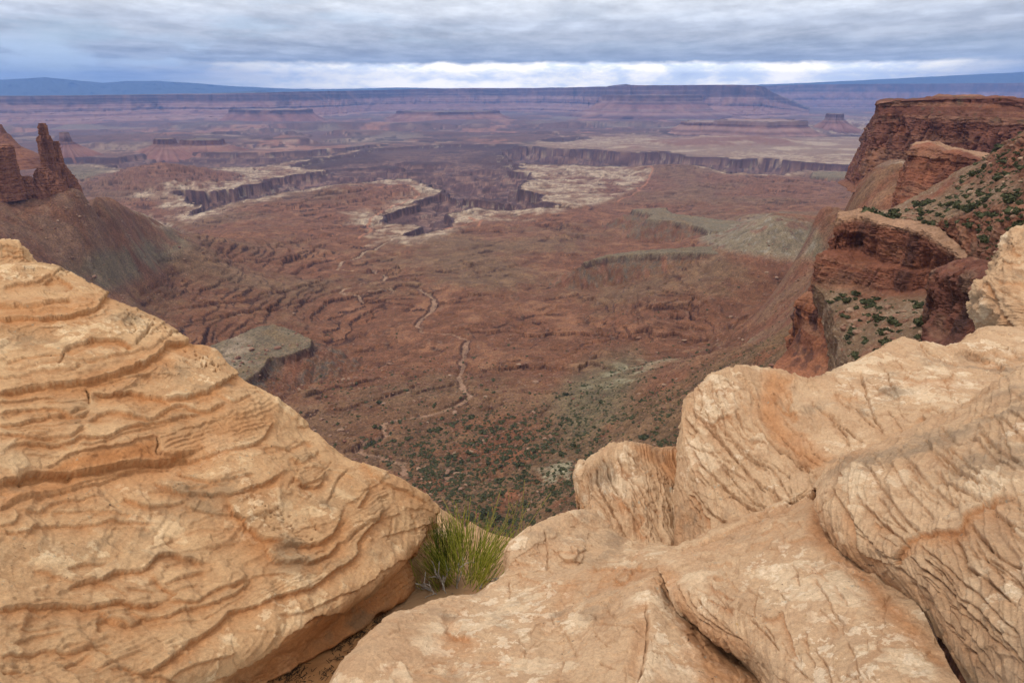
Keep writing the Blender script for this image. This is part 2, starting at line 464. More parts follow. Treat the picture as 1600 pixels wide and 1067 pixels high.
C = lambda *a: np.array(a, np.float32)
RED, REDD, REDL = C(.142, .059, .028), C(.045, .020, .012), C(.235, .110, .056)
GRAY, GRAYD, PALE = C(.150, .118, .074), C(.090, .066, .044), C(.33, .250, .175)
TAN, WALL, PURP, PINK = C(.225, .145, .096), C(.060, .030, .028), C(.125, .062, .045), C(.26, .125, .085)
OLIVE, MINT = C(.118, .083, .045), C(.27, .25, .165)

def terrain(x, y, fine=True):
    shp = x.shape
    x = x.ravel().astype(np.float64); y = y.ravel().astype(np.float64)
    r = np.hypot(x, y)
    h = base_h(x, y)
    px, py = project(np.stack([x, y, h], -1))
    inpx = lambda poly, soft: sst(soft, -soft, poly_sd(px + jx, py + jy * 0.4, np.array(poly, float)))
    nA = f2(x / 520, y / 520, 5); nB = f2(x / 140 + 9, y / 140, 4); nC = f2(x / 38, y / 38 + 5, 4); nD = f2(x / 9 + 3, y / 9, 3)
    jx = nB * 26 * np.minimum(1, 900 / r) + nC * 7; jy = nA * 10 + nC * 6
    near = sst(950, 650, r)
    talusL = sst(-360, -330, h) * (x < 0)
    slopeR = sst(-365, -330, h) * (x > 0)
    steep = np.clip(talusL + slopeR, 0, 1)
    basin = sst(700, 950, r) * (1 - steep)
    far = sst(4200, 6500, r)
    h0 = h.copy()
    # rolling relief
    h = h + basin * (1 - far) * (nA * 15 + nB * 6) + near * (nB * 5 + nC * 1.2) + steep * (nB * 5 + nC * 2.0)
    # red hills on the white rim bench
    hillh = np.zeros_like(h)
    for cx, cy, w_, hgt in ((560, 300, 330, 30), (640, 298, 160, 22), (470, 318, 420, 22), (1060, 270, 420, 40), (1200, 285, 380, 34), (880, 330, 260, 20), (250, 285, 420, 44), (300, 275, 300, 30),
                            (1160, 222, 700, 45), (1080, 226, 500, 26), (985, 231, 300, 14), (270, 300, 260, 26), (230, 283, 260, 36), (760, 350, 150, 10)):
        q = ground_pt([cx], [cy])[0]
        d = np.hypot(x - q[0], (y - q[1]) * 0.75) / w_ + nB * 0.18 + nA * .2
        h = h + hgt * sst(1.0, 0.1, d); hillh = hillh + hgt * sst(1.0, 0.1, d)
    # rugged country beyond
    maze = far
    # canyons
    col_rim = np.zeros_like(h); wall = np.zeros_like(h); incan = np.zeros_like(h); crumble = np.zeros_like(h); wtr = np.zeros_like(h); outd = np.full_like(h, 1e6); farris = np.zeros_like(h); fartop = np.zeros_like(h)
    m = (r > 1900) & (r < 9500)
    if m.any():
        xm, ym = x[m], y[m]
        jag = f2(xm / 260, ym / 200, 3) * 80 + f2(xm / 55, ym / 55, 3) * 11
        tot = np.zeros_like(xm); rim = np.full_like(xm, 1e9); wl = np.zeros_like(xm); wc = np.zeros_like(xm); rs = r[m] ** 2 / 470 * 0.00075
        hb = h[m]; floor_n = f2(xm / 800 + 4, ym / 420, 4); fl2 = f2(xm / 260 + 4, ym / 110, 3)
        for ci, poly in enumerate(CANYONS):
            far_k = min(1.0, np.median(np.hypot(poly[:, 0], poly[:, 1])) / 3500) * (0.45 if ci == 0 else 1.0)
            sd = poly_sd(xm, ym, poly) + jag * far_k
            d = np.maximum(-sd, 0); D_ = DEPTH[ci]
            if ci == 1: d = d / (1 + 5 * sst(4600, 5600, r[m]))
            if ci == 3: d = d / 2.5
            drop = 0.42 * sst(0, 7, d) + 0.18 * sst(10, 70, d) + 0.22 * sst(62, 78, d) + 0.18 * sst(90, 200, d)
            drop = drop * D_
            if ci == 1: drop = drop * np.maximum(sst(5200, 3600, r[m]), 0.30)
            dd = sst(60, 260, d)
            rug = np.abs(floor_n) * 150 - 18
            rug = rug * dd * (1.0 if ci in (1, 2) else 0.4)
            tot = np.maximum(tot, drop - np.clip(rug, -25, drop * 0.85))
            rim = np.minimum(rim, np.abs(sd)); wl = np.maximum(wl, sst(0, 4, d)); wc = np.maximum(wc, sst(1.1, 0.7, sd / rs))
        hb2 = hb - tot
        outd[m] = np.where(wl > 0, 0, rim)
        # bedding of the canyon walls and floors
        S = 17.0
        q = (hb2 + fl2 * 6) / S; fr = q - np.floor(q)
        t_ = np.where(fr < 0.72, 0.3 * fr / 0.72, 0.3 + 0.7 * (fr - 0.72) / 0.28)
        hb2 = np.where(wl > 0.02, hb2 + ((np.floor(q) + t_) * S - fl2 * 6 - hb2) * 0.8 * wl, hb2)
        h[m] = hb2
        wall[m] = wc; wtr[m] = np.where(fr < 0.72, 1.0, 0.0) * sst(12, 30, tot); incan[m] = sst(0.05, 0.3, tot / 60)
        rr = np.minimum(1, r[m] / 3200)
        wtan = (1 - wc) * sst(160 * rr, 20, rim + jag * 0.6 + f2(xm / 300, ym / 300, 4) * 130)
        col_rim[m] = wtan
        crumble[m] = wl * sst(110, 30, rim) * sst(0.22, 0.5, f2(xm / 60 + hb2 / 25, ym / 60, 3) + 0.5 * f2(xm / 12 + hb2 / 7, ym / 12, 2)) * (f2(xm / 500, ym / 500, 2) > -0.1)
    # far maze of canyons
    if (far > 0).any():
        k = far > 0
        xm, ym = x[k], y[k]
        a = f2(xm / 2400 + 3, ym / 1300, 4, 0.5)
        b = np.abs(f2(xm / 4200, ym / 2400 + 8, 4, 0.5))
        rug = a * 85 - 95 * sst(0.16, 0.0, b)
        edge = sst(15500, 11000, r[k])
        dpoly = sst(0.35, 0.0, sst(250, -250, poly_sd(xm, ym, gpoly(PLATEAU_D))))
        rug = np.maximum(rug * edge * dpoly, -38)
        S = 20.0
        w = f2(xm / 700, ym / 300, 3) * 12
        q = (rug + w) / S; fr = q - np.floor(q)
        t_ = np.where(fr < 0.75, 0.25 * fr / 0.75, 0.25 + 0.75 * (fr - 0.75) / 0.25)
        rg2 = (np.floor(q) + t_) * S - w
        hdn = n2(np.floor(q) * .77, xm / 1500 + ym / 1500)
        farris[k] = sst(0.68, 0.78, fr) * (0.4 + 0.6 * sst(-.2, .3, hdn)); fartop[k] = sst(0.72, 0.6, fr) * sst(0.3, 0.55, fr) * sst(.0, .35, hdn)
        h[k] = h[k] + far[k] * (rg2 + 20 * edge) * sst(0, 1100, outd[k])
    # bedding ledges of the red basin
    S = np.where(r < 1100, 5.0, 6.5)
    w = nC * 0.42 * S + nD * 0.13 * S
    mt = sst(-0.20, 0.35, f2(x / 300 + 20, y / 300 + 3, 4) + 0.40 * sst(-100, -450, x) * basin) * (1 - wall) * (1 - far)
    mt = mt * np.clip(basin + 0.45 * near * (nA > 0.05), 0, 1) * (1 - steep) * sst(260, 500, r)
    tl_ = -0.96 * x + 0.28 * y - 480 + nA * 90
    dip = 0.022 * y + 0.062 * np.log1p(np.exp(np.clip(tl_ / 60, -30, 30))) * 60 * sst(2600, 2000, r)
    hq = h + dip + w
    S = S * (1.0 + 0.35 * (f2(hq / 40.0, x / 900, 2) > 0.1))
    q = hq / S; fl = np.floor(q); fr = q - fl
    mt = mt * (0.15 + 0.85 * sst(-0.12, 0.22, n2(fl * 0.73 + 0.3, (x + y) / 190) + 0.35 * nB))
    t_ = np.where(fr < 0.86, 0.30 * fr / 0.86, 0.30 + 0.70 * (fr - 0.86) / 0.14)
    h = h + mt * ((fl + t_ - 0.65) * S - hq) * 0.95
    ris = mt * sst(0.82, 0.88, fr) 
    S2 = np.where(r < 1100, 2.6, np.where(r < 1800, 3.8, 6.0))
    m2 = sst(-0.25, 0.15, f2(x / 170 + 40, y / 170 + 13, 4)) * (1 - wall) * (1 - far) * np.clip(basin + near * .6, 0, 1) * (1 - steep) * sst(300, 500, r)
    hq2 = h + dip * 0.6 + nC * 1.1 + nD * 0.45
    q2 = hq2 / S2; fl2_ = np.floor(q2); fr2 = q2 - fl2_
    m2 = m2 * sst(-0.05, 0.25, n2(fl2_ * 0.73 + 5.3, (x - y) / 120))
    t2 = np.where(fr2 < 0.80, 0.25 * fr2 / 0.80, 0.25 + 0.75 * (fr2 - 0.80) / 0.20)
    h = h + m2 * ((fl2_ + t2 - 0.62) * S2 - hq2)
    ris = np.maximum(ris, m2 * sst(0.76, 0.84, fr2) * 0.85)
    # individually traced ledges
    mm = (r > 550) & (r < 5200)
    for L in LEDGES:
        lo, hi = L.min(0) - 90, L.max(0) + 90
        k = mm & (x > lo[0]) & (x < hi[0]) & (y > lo[1]) & (y < hi[1])
        if not k.any(): continue
        xk, yk = x[k] + nC[k] * 20 + nD[k] * 3, y[k] + nB[k] * 30 + nC[k] * 22 + nD[k] * 4
        d, s, t = seg_dist(xk, yk, L)
        s = -s if L[-1, 0] < L[0, 0] else s
        e = sst(0, .12, t) * sst(1, .88, t)
        up = (s > 0)
        hh = 4.6 * e * (0.45 + 0.9 * np.abs(nC[k]) + 0.5 * (nB[k] > 0))
        h[k] += np.where(up, hh * np.exp(-d / 45), -hh * 0.35 * np.exp(-d / 25))
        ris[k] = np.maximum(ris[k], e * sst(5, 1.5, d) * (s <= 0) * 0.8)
    # grey benches
    bench = np.zeros_like(h); btal = np.zeros_like(h)
    for poly, z, s in BENCHG:
        lo, hi = poly.min(0) - 420, poly.max(0) + 420
        k = (x > lo[0]) & (x < hi[0]) & (y > lo[1]) & (y < hi[1])
        if not k.any(): continue
        sd = poly_sd(x[k], y[k], poly) + nC[k] * 9 + nB[k] * 10
        d = np.maximum(sd, 0)
        gul = (f2(x[k] / 26, y[k] / 60 + 3, 3) + 0.7 * f2(x[k] / 11, y[k] / 30 + 9, 2)) * np.minimum(d * 0.16, 8)
        prof = _bz(z, px[k]) - 12.0 * sst(0, 4.0, d) - s * np.maximum(d - 2, 0) + gul + nD[k] * 0.6 + nC[k] * 1.0
        up = prof > h[k]
        bench[k] = np.maximum(bench[k], np.where(up, sst(2.0, -1.0, sd), 0))
        btal[k] = np.maximum(btal[k], np.where(up, sst(0, 3, d), 0) * sst(-2, 4, prof - h[k]))
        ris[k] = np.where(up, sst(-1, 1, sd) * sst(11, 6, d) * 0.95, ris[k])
        h[k] = np.maximum(h[k], prof)
    # washes
    dw = np.full_like(h, 1e9); ww = np.ones_like(h)
    k = (r > 420) & (r < 3200)
    for L, w_ in WASHG:
        d, s, t = seg_dist(x[k] + nC[k] * 6, y[k] + nC[k] * 9, L)
        d = d / (w_ * (0.8 + 0.9 * np.abs(nB[k])))
        dw[k] = np.minimum(dw[k], d)
    h = h - 3.0 * sst(2.6, 1.0, dw) * (1 - bench)
    dr_ = np.full_like(h, 1e9)
    k = (r > 1500) & (r < 6500)
    for L in ROADS:
        d, s, t = seg_dist(x[k] + nC[k] * 5, y[k] + nC[k] * 5, L); dr_[k] = np.minimum(dr_[k], d)
    # stony surface, gullied talus
    tg = np.abs(f2(np.arctan2(x + 1050, y - 1450) * 9 + nB, r / 900, 3)) * talusL + np.abs(f2(x / 60 + nB, y / 240, 3)) * slopeR * sst(500, 800, r)
    h = h - tg * 7 + steep * nC * 1.5
    nE = f2(x / 4.2 + 7, y / 4.2, 2)
    h = h + nD * 0.8 * np.where(r < 2800, 1, 0) + nC * np.where(r < 1400, 0.9, 0.5) + nE * .5 * (r < 1500)
    if fine:
        h = h + np.clip(f2(x / 3.2, y / 3.2, 2) - 0.25, 0, 1) * 2.2 * sst(1300, 700, r)
    if not fine: return h.reshape(shp)
    # -------------------------------------------------- surface colours (soil, rock, stain)
    col = np.broadcast_to(RED, (len(h), 3)).copy()
    col = mixc(col, REDL, sst(0.0, 0.6, nB + 0.5 * nC) * 0.55)
    col = mixc(col, OLIVE, sst(-0.15, 0.5, nA + 0.4 * nC) * 0.55 * basin)
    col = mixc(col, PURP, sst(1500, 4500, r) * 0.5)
    # near slope under the rim: olive soil, grey-green shale, rubble
    col = mixc(col, OLIVE, near * sst(-0.4, 0.3, nB + nA) * 0.6)
    col = mixc(col, C(.19, .072, .036), near * sst(0.1, 0.45, f2(x / 70 + 5, y / 70, 4)) * 0.8)
    g1 = inpx([(985, 560), (1060, 545), (1130, 528), (1200, 520), (1190, 532), (1120, 548), (1040, 568), (990, 600), (940, 640), (915, 610)], 10)
    g2 = inpx([(840, 738), (870, 722), (905, 714), (935, 712), (938, 720), (900, 735), (860, 752), (836, 758)], 7)
    g3 = inpx([(900, 580), (985, 540), (1000, 570), (960, 660), (900, 690), (870, 640)], 30)
    col = mixc(col, C(.13, .112, .062), g3 * 0.7)
    col = mixc(col, MINT, np.clip(g1 * sst(-0.2, 0.3, nC + nB) * 0.5 + g2 * sst(-.2, .3, nC + nD * .5) * .7, 0, 1))
    # left talus
    tl = talusL * sst(1000, 1200, r)
    col = mixc(col, C(.150, .072, .043), tl * 0.7)
    col = mixc(col, C(.115, .075, .05), tl * sst(-.1, .5, nB + nC) * .5)
    gl = inpx([(90, 420), (180, 392), (250, 372), (262, 352), (300, 372), (300, 392), (230, 430), (150, 470), (100, 450)], 14)
    col = mixc(col, GRAY * 0.78, gl * sst(-0.6, 0.2, nC + nB) * 0.8)
    gl2 = inpx([(205, 330), (236, 332), (268, 352), (262, 358), (235, 350)], 5); col = mixc(col, PALE * 0.8, gl2 * sst(-.2, .2, nC))
    gl3 = inpx([(100, 250), (160, 251), (190, 262), (130, 280), (95, 275)], 5); col = mixc(col, GRAY, gl3 * 0.9)
    # right talus and badland cone
    tr = slopeR * sst(680, 900, r)
    col = mixc(col, C(.185, .078, .043), tr * 0.9)
    col = mixc(col, C(.15, .095, .055), tr * sst(-0.1, 0.5, nB + nC) * 0.6)
    bad = inpx([(1085, 352), (1160, 346), (1210, 334), (1240, 342), (1275, 352), (1290, 372), (1296, 402), (1200, 402), (1120, 392), (1100, 372)], 8)
    strk = f2(px / 7 + 3, py / 30, 3)
    col = mixc(col, GRAY * 1.15, bad * 0.9)
    col = mixc(col, C(.24, .215, .175), bad * sst(0.1, 0.5, f2(x / 14, y / 14, 4)) * .6)
    col = mixc(col, C(.16, .07, .045), bad * sst(0.15, 0.4, f2(x / 50 + 9, y / 50, 3)) * 0.7)
    # white rim sandstone
    wt = col_rim
    for poly, am in (([(800, 256), (870, 258), (930, 260), (1010, 263), (1020, 275), (960, 312), (900, 330), (872, 322), (850, 316), (848, 305), (820, 298), (835, 280), (812, 270)], .85),
                     ([(210, 268), (300, 266), (400, 258), (455, 258), (500, 248), (575, 233), (540, 243), (512, 265), (430, 280), (330, 302), (262, 308), (250, 300), (350, 285), (380, 270), (300, 272)], .9),
                     ([(615, 345), (640, 355), (660, 362), (640, 372), (610, 372), (590, 360), (596, 345)], .8), ([(700, 335), (860, 328), (850, 338), (760, 350), (690, 366), (640, 376), (670, 362)], .75),
                     ([(500, 292), (560, 284), (640, 276), (690, 296), (660, 314), (620, 326), (598, 340), (606, 322), (650, 300), (630, 288), (540, 292)], .8),
                     ([(1090, 238), (1240, 240), (1345, 250), (1345, 262), (1180, 250)], .8), ([(1225, 200), (1280, 192), (1370, 182), (1420, 182), (1420, 208), (1330, 209), (1230, 208)], .9),
                     ([(840, 222), (880, 214), (1000, 217), (1100, 226), (1040, 232), (915, 231), (860, 230)], .75), ([(100, 230), (200, 230), (280, 226), (260, 234), (180, 243), (95, 243)], .6),
                     ([(570, 352), (600, 345), (610, 360), (600, 380), (575, 385)], .5)):
        wt = np.maximum(wt, inpx(poly, 3) * am * sst(-0.75, 0.15, nB + nA * 0.8 + 0.3 * nC))
    wt = wt * (1 - wall) * (1 - bench)
    patch = sst(-0.25, 0.35, nB * 0.7 + nC * 0.7); wt = wt * (0.62 + 0.38 * sst(-.3, .1, nC + nB * .6))
    col = mixc(col, mixc(np.broadcast_to(TAN, col.shape), PALE, patch), np.clip(wt, 0, 1))
    pd = inpx(PLATEAU_D, 2) * (1 - wall)
    col = mixc(col, C(.215, .145, .105), pd * (1 - wt) * 0.7)
    col = mixc(col, C(.165, .078, .056), sst(4, 14, hillh) * pd * .85)
    col = mixc(col, PALE, pd * sst(.15, .4, f2(x / 500, y / 260, 4)) * .7)
    # ledge rock faces
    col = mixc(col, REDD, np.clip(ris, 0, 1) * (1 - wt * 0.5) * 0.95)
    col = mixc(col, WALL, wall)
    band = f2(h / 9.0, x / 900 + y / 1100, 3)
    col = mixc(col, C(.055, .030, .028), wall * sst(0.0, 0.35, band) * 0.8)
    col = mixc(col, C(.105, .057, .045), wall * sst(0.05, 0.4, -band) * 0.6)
    col = mixc(col, mixc(np.broadcast_to(C(.095, .050, .042), col.shape), C(.165, .092, .068), sst(-.2, .4, nB + nC)), wall * wtr * 0.85)
    col = mixc(col, PALE * 0.85, crumble * 0.55)
    # far country
    fp = f2(x / 900 + 2, y / 1600, 5)
    fc = mixc(np.broadcast_to(C(.110, .058, .047), col.shape), PINK * .85, sst(0.12, 0.5, fp + 0.4 * nB))
    fc = mixc(fc, C(.17, .13, .10), sst(0.1, 0.5, f2(x / 1300 + 7, y / 1300, 4)) * 0.7)
    slope_b = f2(h / 14.0, x / 2500 + y / 2500, 3)
    fc = mixc(fc, C(.07, .037, .036), sst(0.05, 0.4, slope_b) * 0.6 * sst(0, 0.5, fp * -1 + 0.5))
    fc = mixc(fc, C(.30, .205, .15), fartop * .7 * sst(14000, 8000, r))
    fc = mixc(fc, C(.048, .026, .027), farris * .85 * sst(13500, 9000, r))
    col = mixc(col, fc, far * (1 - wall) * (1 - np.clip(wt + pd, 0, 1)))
    # benches
    col = mixc(col, mixc(np.broadcast_to(GRAY, col.shape), OLIVE * 1.1, sst(-0.2, 0.4, nC)), bench * 0.9)
    bt = btal * sst(-0.5, 0.45, nC * 0.9 + nB * 0.4 + nD * .3)
    col = mixc(col, C(.125, .082, .048), bt * 0.65)
    col = mixc(col, C(.07, .058, .045), btal * sst(.12, .4, nD + .4 * nC) * .75)
    col = mixc(col, C(.20, .082, .044), btal * sst(.1, .5, f2(x / 22, y / 90 + 5, 3)) * .6)
    b1 = inpx([(325, 545), (370, 530), (400, 545), (390, 585), (360, 590), (310, 580)], 6) * bench
    col = mixc(col, PALE * 0.75, b1 * sst(-0.3, 0.25, nC + nB) * 0.75)
    # washes and tracks
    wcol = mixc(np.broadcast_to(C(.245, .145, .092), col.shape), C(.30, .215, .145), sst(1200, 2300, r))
    col = mixc(col, REDD * 1.15, sst(2.5, 1.7, dw) * sst(0.9, 1.2, dw) * sst(-.1, .3, nB) * .8)
    col = mixc(col, wcol, sst(1.15, 0.75, dw) * sst(-0.65, -0.1, nB * .8 + nC * .6) * 0.8)
    col = mixc(col, C(.30, .125, .07), sst(6.0, 3.5, dr_) * 0.75)
    col = col * (1 + 0.45 * np.clip(nD * .8 + nC * .7, -.8, .8) * (1 - far))[:, None]
    # loose pale stones and grit
    st = sst(0.42, 0.55, f2(x / 4.5, y / 4.5, 2)) * sst(1500, 900, r)
    col = mixc(col, C(.24, .135, .085), st * 0.6)
    st = sst(0.40, 0.55, f2(x / 12, y / 12 + 4, 2)) * sst(2600, 1500, r) * (r > 900)
    col = mixc(col, C(.20, .125, .085), st * 0.4)
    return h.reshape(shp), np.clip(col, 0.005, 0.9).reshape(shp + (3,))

ncol = int(1330 * Q)
az = np.concatenate([np.linspace(-75, -43, 40, endpoint=False), np.linspace(-43, 43, ncol), np.linspace(43, 75, 41)[1:]])
az = np.radians(az)
pys = np.linspace(1180, 152.2, int(1180 * Q))
dep = PITCH + np.arctan((pys - 533.5) / F_PX)
rr = 440.0 / np.tan(dep)
rr = np.concatenate([np.linspace(30, rr[0], 40)[:-1], rr])
RR, AZ = np.meshgrid(rr, az, indexing='ij')
TX, TY = RR * np.sin(AZ), RR * np.cos(AZ)
TZ, TC = terrain(TX, TY)

m = M('desert_ground', 0.95)
a = m.attr('albedo').outputs['Color']
far_fade = m.noise(0.02, 6, 0.65)
sp = m.noise(0.35, 5, 0.7)
spk = m.noise(1.1, 3, 0.7)
c = m.mix(0.55, a, m.scale(a, m.rng(far_fade, 0.25, 0.75, 0.72, 1.3)))
c = m.scale(c, m.rng(sp, 0.3, 0.7, 0.60, 1.42))
c = m.mix(m.rng(spk, 0.62, 0.72), c, m.scale(c, 1.45))
c = m.mix(m.rng(m.noise(0.9, 2, 0.6), 0.64, 0.74), c, m.mix(0.5, c, (.035, .025, .018)))
m.color(c)
m.bump(m.noise(0.4, 7, 0.72), 1.0, 2.0)
MAT_GROUND = m.m
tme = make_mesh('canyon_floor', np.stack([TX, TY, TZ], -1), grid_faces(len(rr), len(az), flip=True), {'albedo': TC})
tag(link('terrain', tme, MAT_GROUND), 'red and brown canyon country below the rim, cut by pale rimmed gorges', kind='structure')
del TX, TY, TC, RR, AZ
_azs, _rrs = az, rr
def ground_z(x, y):                        # height of the built mesh
    a = np.interp(np.arctan2(x, y), _azs, np.arange(len(_azs))); b = np.interp(np.hypot(x, y), _rrs, np.arange(len(_rrs)))
    i = np.clip(b.astype(int), 0, len(_rrs) - 2); j = np.clip(a.astype(int), 0, len(_azs) - 2); u = b - i; v = a - j
    return (TZ[i, j] * (1 - u) + TZ[i + 1, j] * u) * (1 - v) + (TZ[i, j + 1] * (1 - u) + TZ[i + 1, j + 1] * u) * v

# ================================================================== FAR MESAS AND RANGES
def far_wall(name, label, pts, base_z, prof, back, nu, nv, amp, seed, colf, rib=1.0):
    # pts: (px, py of the rim, range); prof: list of (fraction of drop, metres in front of the rim)
    a = np.array(pts, float)
    u = np.linspace(0, len(a) - 1, nu)
    A = np.stack([np.interp(u, np.arange(len(a)), a[:, k]) for k in range(3)], 1)
    rim = at_r(A[:, 0], A[:, 1], A[:, 2])
    azm = np.arctan2(rim[:, 0], rim[:, 1]); r = A[:, 2]
    arc = np.cumsum(np.concatenate([[0], np.hypot(*np.diff(rim[:, :2], axis=0).T)]))
    fr = np.array([p[0] for p in prof]); of = np.array([p[1] for p in prof])
    v = np.linspace(0, len(prof) - 1, nv)
    fr = np.interp(v, np.arange(len(prof)), fr); of = np.interp(v, np.arange(len(prof)), of)
    n_lo = f2(arc / 2600 + seed, arc * 0 + seed, 3); 
    zt = rim[:, 2]
    P = np.zeros((nv, nu, 3))
    for k in range(nv):
        gul = np.abs(f2(arc / 700 + seed, np.full(nu, 3.0 + seed + of[k] / 2500), 4)) - 0.2
        gul2 = f2(arc / 170, np.full(nu, of[k] / 900 + seed), 3)
        rk = r + n_lo * amp - of[k] + gul * amp * 0.95 * rib * sst(-200, 500, of[k]) + gul2 * 50 * rib * sst(-100, 300, of[k])
        P[k, :, 0] = rk * np.sin(azm); P[k, :, 1] = rk * np.cos(azm)
        hh = zt - base_z
        P[k, :, 2] = zt - fr[k] * hh + f2(arc / 300, np.full(nu, k * 0.21 + seed), 3) * 10 * (fr[k] > 0.02) + f2(arc / 900, np.full(nu, seed * 1.7), 2) * 8
    bk = P[0].copy(); s = (r + back) / r
    bk[:, :2] *= s[:, None]
    P = np.concatenate([bk[None], P]); fr = np.concatenate([[0], fr])
    colr = colf(P, fr)
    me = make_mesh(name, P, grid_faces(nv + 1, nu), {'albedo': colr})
    return link(name, me, MAT_FAR)

m = M('far_rock', 0.95)
a = m.attr('albedo').outputs['Color']
m.color(m.scale(a, m.rng(m.noise(0.004, 8, 0.7), 0.25, 0.75, 0.7, 1.3)))
MAT_FAR = m.m
def mesa_col(P, fr):
    z = P[..., 2]; x = P[..., 0]; y = P[..., 1]
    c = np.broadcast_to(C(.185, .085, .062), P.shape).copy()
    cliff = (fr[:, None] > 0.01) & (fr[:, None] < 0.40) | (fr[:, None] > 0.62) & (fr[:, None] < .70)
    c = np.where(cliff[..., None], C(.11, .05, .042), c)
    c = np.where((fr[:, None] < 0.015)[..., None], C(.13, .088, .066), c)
    b = f2(z / 26, x / 9000, 2)
    c = mixc(c, C(.085, .042, .038), sst(0.1, 0.4, b) * 0.7)
    c = mixc(c, C(.27, .17, .135), sst(0.1, 0.45, -b) * 0.6)
    return mixc(c, C(.25, .13, .09), sst(0.1, 0.5, f2(x / 700, y / 700 + z / 200, 4)) * 0.6)
PROF = [(0, 0), (0.03, 6), (0.34, 40), (0.38, 90), (0.62, 520), (0.63, 560), (0.70, 590), (0.74, 760), (0.92, 1700), (0.94, 1760), (0.97, 1800), (1.02, 3200)]
tag(far_wall('mesa', '', [(-420, 150, 17000), (-200, 149, 17500), (0, 151, 17000), (130, 150, 17300), (240, 148, 18000), (330, 147, 17500), (420, 145, 17000), (500, 143, 18000), (560, 142, 20500),
    (640, 139.5, 21500), (740, 138, 21000), (830, 138, 21500), (900, 136.5, 20000), (950, 135.5, 17800), (1000, 133.5, 17000), (1080, 133, 17000), (1150, 133, 17300), (1180, 133.5, 17700), (1194, 136, 18100), (1208, 145, 18500), (1225, 153, 18900), (1246, 162, 19400), (1265, 171, 19900)],
    -505, PROF, 2500, int(1900 * Q), int(80 * Q), 900, 1.0, mesa_col), 'long blue hazed mesa wall closing the far side of the basin', kind='structure')
tag(far_wall('mesa', '', [(1180, 135, 27000), (1260, 132.5, 27500), (1330, 132, 27000), (1385, 131, 27500), (1460, 131, 28500), (1540, 130, 28000), (1650, 130, 27500), (1900, 130, 27500)],
    -505, PROF, 2500, int(700 * Q), int(50 * Q), 900, 5.0, mesa_col), 'second blue mesa farther back on the right', kind='structure')
tag(far_wall('mesa', '', [(950, 134.5, 21500), (968, 132.8, 21500), (978, 131.6, 21500), (986, 133, 21500), (1004, 133.8, 21500)], -505, PROF, 600, 120, 40, 60, 9.0, mesa_col),
    'small knob on top of the far mesa', kind='structure')
# low outliers in front of the wall: closed, terraced flat-topped hills
def mesa_hill(name, px, pyt, r, wpx, depth, seed, prof, nth, nr, colf):
    c = at_r(np.array([px]), np.array([pyt]), np.array([r]))[0]
    gz = -505.0
    a_ = wpx / F_PX * r; b_ = depth
    H = c[2] - gz
    th = np.linspace(0, 2 * np.pi, nth, endpoint=False)
    fr = np.array([p[0] for p in prof]); of = np.array([p[1] for p in prof])
    v = np.linspace(0, len(prof) - 1, nr); fr = np.interp(v, np.arange(len(prof)), fr); of = np.interp(v, np.arange(len(prof)), of)
    az_ = math.atan2(c[0], c[1])
    P = np.zeros((nr, nth, 3))
    for k in range(nr):
        e = 1 + 0.35 * n2(np.cos(th) * 1.6 + seed, np.sin(th) * 1.6 + seed) + 0.12 * n2(np.cos(th) * 5 + seed, np.sin(th) * 5)
        q = of[k] * (1 + 0.35 * n2(np.cos(th) * 7 + seed, np.sin(th) * 7 + of[k] / 300))
        lx = np.cos(th) * (a_ * e * min(1, (k + 0.2) / 3) + q); ly = np.sin(th) * (b_ * e * min(1, (k + 0.2) / 3) + q)
        P[k, :, 0] = c[0] + lx * math.cos(az_) + ly * math.sin(az_); P[k, :, 1] = c[1] - lx * math.sin(az_) + ly * math.cos(az_)
        P[k, :, 2] = c[2] - fr[k] * H + 6 * n2(P[k, :, 0] / 120, P[k, :, 1] / 120)
    return link(name, make_mesh(name, P, grid_faces(nr, nth, wrap=True), {'albedo': colf(P, fr)}), MAT_FAR)
HP = [(0, 0), (0.0, 0), (0.0, 0), (0.02, 4), (0.30, 25), (0.36, 90), (0.62, 260), (0.68, 280), (0.76, 420), (1.25, 1300)]
HP2 = [(0, 0), (0.0, 0), (0.0, 0), (0.03, 3), (0.30, 12), (0.5, 60), (1.5, 420)]
for k, (px_, py_, r_, w_, dp, hp) in enumerate(((1020, 149, 15600, 70, 900, HP), (430, 171, 14000, 50, 600, HP2),
        (1180, 188, 9300, 55, 500, HP2), (1100, 190, 9500, 30, 350, HP2), (1304, 178, 10500, 10, 150, HP2), (100, 207, 6400, 4, 30, HP2), (257, 217, 6600, 12, 120, HP2), (318, 218, 6700, 24, 160, HP2), (700, 174, 14000, 70, 700, HP2))):
    tag(mesa_hill('hill', px_, py_, r_, w_, dp, 2.2 * k + 1, hp, int(200 * Q), 40, mesa_col), 'low terraced mesa standing in front of the far wall', kind='structure')
